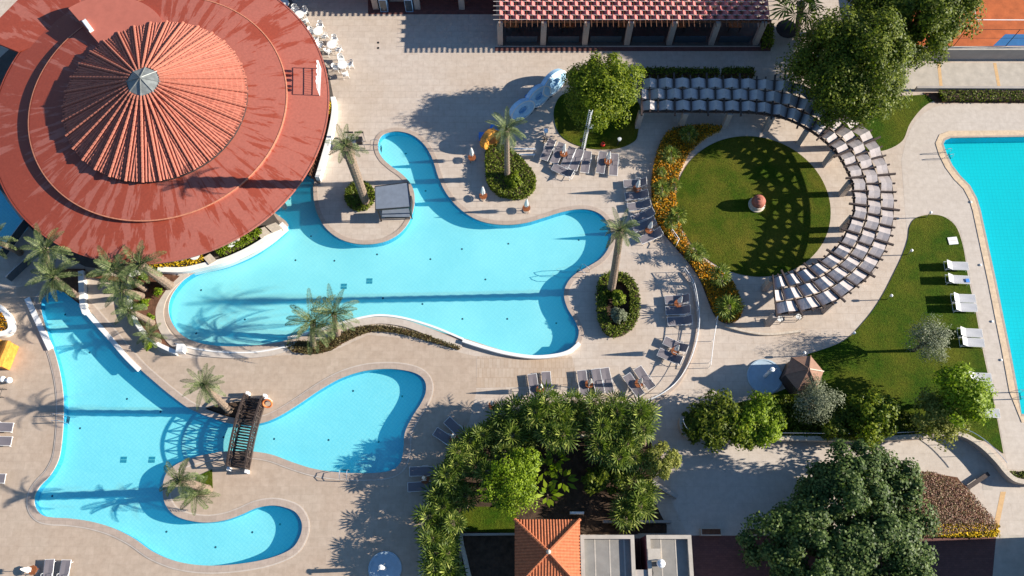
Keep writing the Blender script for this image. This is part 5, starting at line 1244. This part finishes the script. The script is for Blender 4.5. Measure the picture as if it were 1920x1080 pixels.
for (h, f, lab) in (
    ((1771,497),(1814,499),'topmost pale lounger on the lawn beside the turquoise pool'),
    ((1773,522),(1817,525),'second pale lounger from the top on the lawn, with a towel at its foot'),
    ((1784,558),(1827,560),'upper one of the middle pair of pale lawn loungers'),
    ((1787,575),(1830,577),'lower one of the middle pair of pale lawn loungers'),
    ((1796,622),(1840,625),'upper one of the pair of pale loungers beside the olive tree'),
    ((1799,640),(1844,643),'lower one of the pair of pale loungers beside the olive tree'),
    ((1813,706),(1857,708),'upper pale lounger partly hidden by the light green tree'),
    ((1816,725),(1861,727),'pale lounger partly hidden by the light green tree, just below the upper one'),
    ((1828,773),(1872,775),'lowest pale lounger under the light green tree')):
    lounger('lawn', h, f, lab, G7, 0.04)
p = P(1814, 526, 0.4); tw_ = MB(); tw_.box((0,0,0), (0.26,0.3,0.05)); tag(tw_.build('towel', M['blue']), 'small blue and white towel on the foot of a lawn lounger', 'towel').location = (p.x, p.y, 0.415)

# closed umbrellas, each standing through a small round table ------------------
um = None
def umbrella(px, label, table=True, tilt=0.0):
    global um
    q = P(px[0], px[1], 0.5 if table else 0.05); loc = (q.x, q.y, 0)
    if um is not None and table: return dup(um, loc, random.uniform(0, 6), label, 'closed umbrellas around the pools')
    t_ = thing('closed_umbrella', label, 'umbrella', loc, 0, 'closed umbrellas around the pools')
    MB().lathe([(0.26, 0), (0.26, 0.06), (0.06, 0.10), (0.05, 0.2)], 14).build('base', M['stone'], t_)
    MB().tube([(0, 0, 0.05), (0, 0, 2.25)], 0.024, 6).build('pole', M['wood'], t_)
    b = MB(); nn = 16; prof = [(0.145, 1.02), (0.155, 1.2), (0.12, 1.5), (0.085, 1.8), (0.05, 2.05), (0.015, 2.22)]
    for r, z in prof:
        for k in range(nn):
            a = 2*PI*k/nn; rr = r*(1.25 if k % 2 else 0.8); b.v.append((rr*math.cos(a), rr*math.sin(a), z-(0.10 if (k % 2 and z < 1.1) else 0)))
    for i in range(len(prof)-1):
        for k in range(nn): b.f.append((i*nn+k, i*nn+(k+1) % nn, (i+1)*nn+(k+1) % nn, (i+1)*nn+k))
    cn = b.build('canopy', M['canvas'], t_); MB().lathe([(0.16, 1.38), (0.16, 1.44)], 12, cap=False).build('strap', M['canvas'], cn)
    if table:
        b = MB()
        for k in range(7): 
            yy = -0.26+k*0.087; hw = math.sqrt(max(0.01, 0.32**2-yy*yy)); b.box((0, yy, 0.52), (2*hw, 0.08, 0.03))
        tt = b.build('table_top', M['wood'], t_); MB().lathe([(0.31, 0.44), (0.315, 0.50)], 20, cap=False).build('table_rim', M['wood'], tt)
        for k in range(3):
            a = 2.1*k; MB().tube([(0.22*math.cos(a), 0.22*math.sin(a), 0.5), (0.28*math.cos(a), 0.28*math.sin(a), 0)], 0.02, 5).build('table_leg', M['wood'], t_)
        um = t_
    return t_
for px, lab in (((885,295),'closed white umbrella with brown table on the plaza above the pool bay'), ((906,367),'closed white umbrella with brown table between pool bay and teardrop hedge'), ((987,390),'closed white umbrella with brown table below the teardrop hedge'), ((1057,288),'closed umbrella at the left end of the lounger row below the round tree'), ((1140,302),'closed umbrella at the right end of the lounger row below the round tree'), ((1194,354),'closed umbrella by the topmost loungers beside the orange flower bed'), ((1217,431),'closed umbrella by the lowest loungers beside the orange flower bed'), ((1272,569),'closed umbrella by the three loungers right of the oval hedge ring'), ((1266,658),'closed umbrella by the two loungers on the bend of the railing'), ((1013,730),'closed umbrella at the leftmost loungers above the grove'), ((1105,720),'closed umbrella at the three loungers above the middle of the grove'), ((1198,719),'closed umbrella at the slanted loungers by the railing corner'), ((924,760),'closed umbrella standing alone at the top left of the palm grove'), ((851,822),'closed umbrella in deep shade at the upper pair of loungers left of the grove'), ((797,899),'closed umbrella in deep shade at the lower pair of loungers left of the grove'), ((61,1069),'closed white umbrella in the bottom left corner beside two grey loungers')):
    umbrella(px, lab)

# white plastic chairs and round tables beside the round building ---------------
def make_chair(label):
    t_ = thing('plastic_chair', label, 'chair')
    MB().prism(rounded(0.46, 0.44, 0.08), 0.40, 0.43).build('seat', M['plastic'], t_)
    b = MB(); n = 8; b_r = []
    for j in range(4):
        for i in range(n+1):
            a = PI*(i/n); b.v.append((0.235*math.cos(a), 0.06+0.19*math.sin(a)+j*0.03, 0.43+j*0.14))
    for j in range(3):
        for i in range(n):
            if j == 1 and i % 2: continue
            b.f.append((j*(n+1)+i, j*(n+1)+i+1, (j+1)*(n+1)+i+1, (j+1)*(n+1)+i))
    solidify(b.build('backrest', M['plastic'], t_), 0.015)
    for sx in (-1, 1):
        for sy in (-1, 1): MB().tube([(sx*0.19, sy*0.17, 0.40), (sx*0.25, sy*0.23, 0)], [0.025, 0.018], 5).build('leg', M['plastic'], t_)
        MB().tube([(sx*0.24, 0.1, 0.66), (sx*0.26, -0.18, 0.64), (sx*0.25, -0.22, 0.42)], 0.024, 5).build('armrest', M['plastic'], t_)
    return t_
def make_table(label):
    t_ = thing('plastic_table', label, 'table')
    MB().lathe([(0.40, 0.70), (0.42, 0.715), (0.42, 0.735), (0.0, 0.74)], 20).build('table_top', M['plastic'], t_)
    for k in range(4):
        a = PI/4+PI/2*k; MB().tube([(0.25*math.cos(a), 0.25*math.sin(a), 0.7), (0.34*math.cos(a), 0.34*math.sin(a), 0)], 0.025, 5).build('leg', M['plastic'], t_)
    return t_
ch0 = tb0 = None
names = ['topmost', 'second', 'middle', 'fourth', 'lowest']
sets = [((533,6),[(526,0),(538,13)]), ((561,27),[(554,17),(571,21),(572,38)]), ((596,58),[(600,48),(584,58),(608,67),(592,73)]), ((622,83),[(627,74),(599,84),(633,91),(615,95)]), ((642,121),[(639,110),(631,126),(653,121),(647,138)])]
for i, (tp, chs) in enumerate(sets):
    T = P(tp[0], tp[1], 0.74); lab = 'white round plastic table beside the round roof, %s of five going down' % names[i]
    if tb0 is None: tb0 = make_table(lab); tb0.location = (T.x, T.y, 0); tb0['group'] = 'white tables beside the round pavilion'
    else: dup(tb0, (T.x, T.y, 0), 0, lab, 'white tables beside the round pavilion')
    for (x, y) in chs:
        Cc = P(x, y, 0.5); d = Vector((Cc.x-T.x, Cc.y-T.y, 0)); 
        if d.length < 0.55: d = d.normalized()*0.62
        rz = math.atan2(d.y, d.x)-PI/2+random.uniform(-0.25, 0.25)
        side = ('right' if d.x > 0 else 'left') if abs(d.x) > abs(d.y) else ('upper' if d.y > 0 else 'lower')
        if (x, y) in ((592,73),): side = 'lower left'
        if (x, y) in ((615,95),): side = 'lower'
        if (x, y) == (599,84): side = 'far left'
        if (x, y) == (571,21): side = 'upper right'
        lab = 'white chair on the %s side of the %s white table beside the round roof' % (side, names[i])
        loc = (T.x+d.x, T.y+d.y, 0)
        if ch0 is None: ch0 = make_chair(lab); ch0.location = loc; ch0.rotation_euler = (0, 0, rz); ch0['group'] = 'white chairs beside the round pavilion'
        else: dup(ch0, loc, rz, lab, 'white chairs beside the round pavilion')
for i, (x, y, lab) in enumerate(((432,455,'white table peeping out below the red roof rim above the hedge'), (365,478,'white table peeping out below the red roof rim above the yellow flowers'))):
    T = P(x, y, 0.8); dup(tb0, (T.x, T.y, 0.1), 0, lab, 'white tables on the terrace under the roof')
T = P(18, 790, 0.7); 
# ================================================================== RAILINGS, LADDERS, LAMPS
def railing(label, pxs, h=1.0, n=2, step=14, name='railing', m='white_metal', smooth=True):
    base = gc(pxs, False, 8) if smooth else gp(pxs); o = base[0]; t_ = thing(name, label, 'railing', (o[0], o[1], 0))
    pts = [Vector((p[0]-o[0], p[1]-o[1], 0)) for p in base]
    MB().tube([p+Vector((0,0,h)) for p in pts], 0.028, 6).build('top_rail', M[m], t_)
    if n > 1: MB().tube([p+Vector((0,0,h*0.55)) for p in pts], 0.016, 5).build('mid_rail', M[m], t_)
    acc = 0; last = None
    for i, p in enumerate(pts):
        if last is None or (p-last).length > 1.7 or i == len(pts)-1:
            MB().tube([p, p+Vector((0,0,h))], 0.022, 5).build('post', M[m], t_); last = p
    return t_
railing('long curved white railing around the east terrace of loungers', [(1280,510),(1296,535),(1303,565),(1307,605),(1302,645),(1288,685),(1264,722),(1228,748),(1190,760),(1150,765),(1110,760)])
railing('straight white railing between terrace and lawn path', [(1341,600),(1334,640),(1328,690)], 1.0, 1)
railing('short white railing beside the lower flower bed', [(1257,438),(1270,456),(1266,464)], 0.9, 2, smooth=False)
rim([(1280,512),(1297,537),(1304,567),(1308,606),(1303,646),(1289,687),(1265,725),(1228,751),(1190,763),(1150,768)], 0.22, 0.0, 0.14, 'coping')
def ladder(label, a, out):
    """pool ladder: pair of hooped rails over the edge; out = pixel towards the deck"""
    A = P(*a); O_ = P(*out); d = (O_-A).normalized(); t_ = thing('pool_ladder', label, 'pool ladder', (A.x, A.y, 0), math.atan2(d.y, d.x), 'pool ladders')
    for sy in (-0.26, 0.26):
        MB().tube([(-0.25, sy, -0.62), (-0.22, sy, 0.45), (-0.05, sy, 0.78), (0.25, sy, 0.80), (0.5, sy, 0.7), (0.62, sy, 0.02)], 0.024, 6).build('handrail', M['chrome'], t_)
    for k in range(2): MB().box((-0.25, 0, -0.18-0.24*k), (0.10, 0.5, 0.03)).build('step', M['black'], t_)
ladder('steel ladder on the left bank of the winding lower pool', (118,786), (106,786))
ladder('steel ladder on the lower bank of the small round basin', (647,887), (646,900))
ladder('steel ladder on the right shore of the large pool, near the tall palm', (1090,507), (1102,516))
ladder('steel ladder at the upper corner of the turquoise pool', (1777,292), (1765,294))
ladder('steel ladder at the lower end of the turquoise pool', (1909,742), (1895,742))
ladder('steel ladder at the top left bank of the large pool', (708,276), (697,276))
lm = None
for i, (x, y, lab) in enumerate(((1700,478,'slim white path lamp at the left edge of the long lawn, below the pergola'), (1662,562,'slim white path lamp on the lawn edge, second from the pergola'), (1593,631,'slim white path lamp on the lawn edge above the gazebo'), (1501,668,'slim white path lamp touching the gazebo roof'), (1735,408,'slim white path lamp at the rounded top of the long lawn'))):
    q = P(x, y)
    if lm is None:
        lm = thing('path_lamp', lab, 'lamp', (q.x, q.y, 0), 0, 'path lamps along the lawn')
        MB().tube([(0,0,0),(0,0,0.85)], 0.035, 8).build('post', M['chrome'], lm); MB().lathe([(0.09,0.85),(0.11,0.9),(0.11,1.02),(0.04,1.08),(0,1.085)], 14).build('lamp_head', M['plastic'], lm)
    else: dup(lm, (q.x, q.y, 0.03), 0, lab, 'path lamps along the lawn')
# showers on round blue pads
sh = None
for i, (x, y, lab, l2) in enumerate(((1434,706,'outdoor shower column on the blue disc by the gazebo','round blue shower pad beside the gazebo'), (722,1066,'outdoor shower column on the blue disc at the bottom edge','round blue shower pad at the bottom edge'))):
    q = P(x, y); rr = 1.22 if i == 0 else 1.05
    o = MB().lathe([(rr+0.14, 0.0), (rr+0.12, 0.09), (rr, 0.10), (rr-0.02, 0.06), (0, 0.05)], 48).build('shower_pad', M['splash']); o.location = (q.x, q.y, 0.0); tag(o, l2, 'shower pad', 'round shower pads')
    if sh is None:
        sh = thing('shower', lab, 'shower', (q.x, q.y, 0.05), 0.3, 'outdoor showers')
        MB().lathe([(0.14,0),(0.14,2.1),(0.10,2.16),(0,2.17)], 14).build('column', M['white_metal'], sh)
        MB().tube([(0,0,1.95),(0.3,0,2.02),(0.34,0,1.95)], 0.03, 6).build('shower_head', M['chrome'], sh); MB().tube([(0,0,1.95),(-0.3,0,2.02),(-0.34,0,1.95)], 0.03, 6).build('shower_head', M['chrome'], sh)
        MB().lathe([(0.04,0),(0.04,0.08)], 8, (0.0,0.14,1.1)).build('tap', M['chrome'], sh)
        MB().lathe([(0.17,2.10),(0.17,2.14),(0,2.2)], 16).build('cap', M['plastic'], sh)
    else: dup(sh, (q.x, q.y, 0.05), 0.8, lab, 'outdoor showers')
# stone oven shaped ornament on the round lawn
q = P(1418, 385); st_ = thing('stone_ornament', 'terracotta domed ornament on a pale stone base in the round lawn', 'ornament', (q.x, q.y, 0.035))
MB().lathe([(0.66,0),(0.68,0.12),(0.60,0.16),(0.56,0.42),(0.58,0.48),(0.55,0.5)], 28).build('base', M['stone'], st_)
MB().lathe([(0.50,0.49),(0.56,0.60),(0.54,0.85),(0.44,1.05),(0.25,1.18),(0.10,1.22),(0.08,1.30),(0,1.31)], 28).build('dome', M['terracotta'], st_)
# lattice mast
Bq = P(1093, 281); mt = thing('lattice_mast', 'tall white lattice mast with a lamp in front of the round tree', 'mast', (Bq.x, Bq.y, 0))
HM = 5.4; T = P(1108, 208, HM)-Bq; T.z = HM
cor = [Vector((0.15*math.cos(a), 0.15*math.sin(a), 0)) for a in (0.5, 2.6, 4.7)]
for c in cor: MB().tube([c, c+T], 0.026, 6).build('chord', M['white_metal'], mt)
b = MB(); n = 22
for k in range(n):
    for j in range(3): b.tube([cor[j]+T*(k/n), cor[(j+1) % 3]+T*((k+1)/n)], 0.013, 4)
b.build('bracing', M['white_metal'], mt)
c = T*0.62; MB().box(c+Vector((0.3, 0, 0)), (0.32, 0.3, 0.25)).build('lamp', M['plastic'], mt); c = T*0.25; MB().box(c+Vector((-0.28, 0, 0)), (0.22, 0.22, 0.25)).build('lamp', M['black'], mt)
MB().box((0,0,0.03), (0.5,0.5,0.06)).build('base', M['black'], mt)
# loudspeaker on a stand, red and black spotlights in the bed
q = P(1022, 262); sp = thing('spotlight_stand', 'dark spotlight on a pale stand left of the tree bed', 'spotlight', (q.x, q.y, 0))
MB().tube([(0,0,0),(0.03,0,1.4)], 0.06, 8).build('post', M['chrome'], sp); b = MB()
for k in range(3): a = 2.1*k; b.tube([(0,0,0.3),(0.35*math.cos(a),0.35*math.sin(a),0.0)], 0.05, 6)
b.build('tripod_feet', M['black'], sp); MB().box((0.03,0,1.5), (0.3,0.3,0.25)).build('lamp', M['paleblue'], sp)
q = P(1130, 273); o = thing('red_lantern', 'small red lantern on the grass below the round tree', 'lantern', (q.x, q.y, 0.05)); MB().lathe([(0.14,0),(0.19,0.12),(0.17,0.28),(0.05,0.36),(0,0.37)], 14).build('body', M['red'], o); MB().lathe([(0.06,0.36),(0.06,0.42)], 10).build('cap', M['black'], o)
q = P(1157, 273); o = thing('garden_spotlight', 'grey garden spotlight on the grass right of the red lantern', 'spotlight', (q.x, q.y, 0.05)); MB().tube([(0,0,0),(0.1,0.05,0.8)], 0.04, 6).build('post', M['black'], o); MB().lathe([(0.12,0),(0.16,0.2),(0,0.22)], 12, (0.1,0.05,0.8)).build('lamp', M['plastic'], o)
# display of big ovals ---------------------------------------------------------
def oval_ring(t_, rx, rz, r, m, hole=True, depth=0.3, tilt=0.0):
    b = MB(); n = 32
    pr = []
    for k in range(n):
        a = 2*PI*k/n; ca, sa = math.cos(a), math.sin(a)
        for s_, y in ((1, -depth/2), (1, depth/2), (1-r, depth/2), (1-r, -depth/2)): pr.append((rx*s_*ca, y, rz+rz*s_*sa))
    b.v = pr
    for k in range(n):
        k2 = (k+1) % n
        for q in range(4): b.f.append((k*4+q, k*4+(q+1) % 4, k2*4+(q+1) % 4, k2*4+q))
    o = b.build('ring', m, t_); o.rotation_euler = (tilt, 0, 0); return o
for i, (x, y, rz_, lab, rx, rzz) in enumerate(((1042,168,R(46),'pale blue oval display shell at the edge of the round tree, uppermost',1.45,0.85), (1013,192,R(40),'pale blue oval display ring, middle of the standing shells',1.25,0.8), (982,217,R(36),'pale blue oval display ring, lowest of the standing shells beside the palm',1.2,0.75))):
    q = P(x, y); t_ = thing('display_oval', lab, 'display', (q.x, q.y, 0), rz_, 'pale blue ovals standing on the plaza')
    oval_ring(t_, rx*0.95, rzz, 0.62, M['paleblue'], True, 0.45, -0.45)
    oval_ring(t_, rx, rzz*1.03, 0.10, M['white'], True, 0.12, -0.45).location = (0, -0.22, -0.02)
    MB().box((0, 0.42, 0.3), (0.7, 0.3, 0.6)).build('support', M['paleblue'], t_)
    MB().box((0, 0, 0.03), (rx*1.2, 0.5, 0.06)).build('foot', M['black'], t_)
q = P(924, 274); t_ = thing('display_oval', 'orange brown ring standing behind the teardrop hedge, left of the palm', 'display', (q.x, q.y, 0), R(48)); oval_ring(t_, 0.95, 0.85, 0.55, M['orange'], True, 0.55, -0.3); MB().box((0,0,0.03), (1.2,0.45,0.06)).build('foot', M['black'], t_)
for i, (x, y, lab) in enumerate(((1010,166,'blue cube block behind the middle pale oval'), (992,183,'blue cube block between the middle and lowest pale ovals'), (976,195,'blue cube block behind the lowest pale oval'), (925,242,'blue block behind the orange ring, nearer the palm'), (904,256,'blue block behind the orange ring, outer one'))):
    q = P(x, y, 0.3); t_ = thing('blue_block', lab, 'block', (q.x, q.y, 0), R(20+i*17), 'blue blocks behind the ovals'); MB().prism(rounded(0.55, 0.55, 0.10), 0, 0.55).build('body', M['blue'], t_); MB().prism(rounded(0.45, 0.45, 0.08), 0.55, 0.575).build('top_panel', M['blue'], t_)
# white low benches right of the hedge island
for i, (x0, x1, y, lab) in enumerate(((962,1004,279,'upper long low white bench in the shade left of the lounger row'), (964,1003,290,'lower long low white bench in the shade left of the lounger row'))):
    a = P(x0, y, 0.4); c = P(x1, y, 0.4); t_ = thing('white_bench', lab, 'bench', ((a.x+c.x)/2, a.y, 0), 0, 'low white benches'); L_ = c.x-a.x
    MB().box((0,0,0.40), (L_,0.14,0.05)).build('seat', M['white_metal'], t_)
    for sx in (-1, 1): MB().box((sx*(L_/2-0.1),0,0.19), (0.06,0.14,0.38)).build('leg', M['white_metal'], t_)
# lifeguard / service frame beside the first palm
q = P(668, 272); t_ = thing('equipment_rack', 'steel equipment rack with two dark top boards beside the leaning palm', 'rack', (q.x, q.y, 0))
for sx in (-0.75, 0.75):
    for sy in (-0.35, 0.35): MB().tube([(sx,sy,0),(sx,sy,1.35)], 0.035, 6).build('post', M['chrome'], t_)
for sx in (-0.42, 0.42): MB().box((sx,0.42,1.38), (0.72,0.13,0.06)).build('top_board', M['black'], t_)
b = MB()
for k in range(9): b.tube([(-0.75+k*0.1,-0.3,0.75),(-0.68+k*0.1,0.3,0.95)], 0.025, 5)
b.build('grid', M['plastic'], t_); MB().box((0.38,-0.02,0.8), (0.5,0.5,0.5)).build('box', M['black'], t_); MB().box((-0.35,0,0.4), (0.7,0.55,0.05)).build('shelf', M['chrome'], t_)
# orange play house at the left edge
q = P(8, 668); t_ = thing('orange_canopy', 'orange curved board shelter at the left edge', 'shelter', (q.x, q.y, 0), R(-12))
b = MB(); n = 10; W_ = 0.85; D_ = 1.0
for i in range(n+1):
    x = -W_+2*W_*i/n; z = 1.2+0.16*math.sin(i*0.9)+0.08*i/n
    for y in (-D_, D_): b.v += [(x, y, z), (x, y, z-0.10)]
for i in range(n):
    a = i*4; c = a+4; b.f += [(a, c, c+2, a+2), (a+1, a+3, c+3, c+1), (a, a+1, c+1, c), (a+2, c+2, c+3, a+3)]
b.build('roof', M['orange'], t_); MB().box((W_-0.04, 0, 0.62), (0.07, 2*D_-0.1, 1.2)).build('side_board', M['orange'], t_); MB().box((-W_+0.04, 0, 0.62), (0.07, 2*D_-0.1, 1.1)).build('side_board', M['orange'], t_); MB().box((0, -D_+0.06, 0.5), (2*W_-0.2, 0.05, 0.98)).build('front_board', M['orange'], t_)
for i, (x, y) in enumerate(((17,713),(5,711),(-6,713))):
    q = P(x, y, 0.3); t_ = thing('globe_lamp', ('right hand','middle','left hand')[i]+' white globe lamp standing on the deck at the left edge', 'lamp', (q.x, q.y, 0), 0, 'white globe lamps at the left edge'); MB().lathe([(0.02,0.05),(0.14,0.08),(0.22,0.19),(0.245,0.31),(0.22,0.43),(0.14,0.53),(0,0.57)], 20).build('globe', M['plastic'], t_, True); MB().lathe([(0.12,0),(0.12,0.07)], 14).build('base', M['black'], t_)
q = P(4, 738); t_ = thing('bicycle_stand', 'small dark metal stand below the white globe lamps', 'stand', (q.x, q.y, 0)); b = MB()
for k in range(4): b.tube([(-0.4+k*0.2,-0.3,0),(-0.4+k*0.2,-0.3,0.6),(-0.3+k*0.2,0.3,0.6),(-0.3+k*0.2,0.3,0)], 0.02, 5)
b.build('frame', M['black'], t_)
q = P(12, 818); t_ = thing('side_table', 'small brown table between the two loungers at the left edge', 'table', P(-4, 814)); MB().lathe([(0.22,0.40),(0.22,0.44),(0,0.445)], 16).build('table_top', M['wood'], t_); MB().tube([(0,0,0),(0,0,0.42)], 0.03, 6).build('leg', M['wood'], t_)
# lawn hatch, dark slanted bar on two supports, dark bin
q = P(1786, 452); t_ = thing('lawn_hatch', 'white square hatch lying on the lawn near the top', 'hatch', (q.x, q.y, 0.04), 0.1); MB().box((0,0,0.02), (0.75,0.62,0.06)).build('lid', M['white'], t_); MB().box((0,0,0.056), (0.6,0.03,0.012)).build('handle', M['concrete'], t_)
a = P(1850, 889); c = P(1809, 917); t_ = thing('dark_bar', 'dark raised bar lying slanted on the lower path', 'bench', ((a.x+c.x)/2, (a.y+c.y)/2, 0), math.atan2(c.y-a.y, c.x-a.x)); L_ = (c-a).length
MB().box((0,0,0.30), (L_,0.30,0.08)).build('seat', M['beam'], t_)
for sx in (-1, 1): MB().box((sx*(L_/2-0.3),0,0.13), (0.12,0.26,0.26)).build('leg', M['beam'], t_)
for i, (x, y, w_) in enumerate(((1820,574,0),(1858,588,0))): pass
# brown terrace boards beside the channel (left of the palms)
for i, (quad, lab) in enumerate((([(166,512),(240,524),(238,532),(164,520)], 'dark brown timber step at the top of the sandy terrace'), )):
    tag(MB().prism(gp(quad), 0, 0.3).build('timber_step', M['wood_brown']), lab, 'step')
for i, (a_, c_, lab) in enumerate((((8,484),(60,416),'glass balustrade with steel rail along the shaded channel, upper one'), ((22,528),(60,492),'glass balustrade with steel rail at the head of the narrow pool, lower one'))):
    A = P(*a_); Cc = P(*c_); t_ = thing('glass_balustrade', lab, 'railing', (A.x, A.y, 0), 0, 'glass balustrades by the channel'); d = Cc-A
    MB().bar(Vector((0,0,0.5)), d+Vector((0,0,0.5)), 0.03, 0.95).build('glass', M['glass'], t_); MB().tube([(0,0,1.0), d+Vector((0,0,1.0))], 0.035, 6).build('rail', M['chrome'], t_)
# pool floats: lights along the turquoise pool edge
for i, (x, y) in enumerate(((1838,497),(1860,603),(1877,675),(1820,379))):
    q = P(x, y); t_ = thing('deck_light', ('second','third','lowest','topmost')[i]+' small white deck light on the tan edge of the turquoise pool', 'light', (q.x, q.y, 0.03), 0, 'white deck lights by the turquoise pool'); MB().lathe([(0.10,0),(0.10,0.03),(0.05,0.06),(0,0.062)], 12).build('lens', M['plastic'], t_)
q = P(1112, 538)
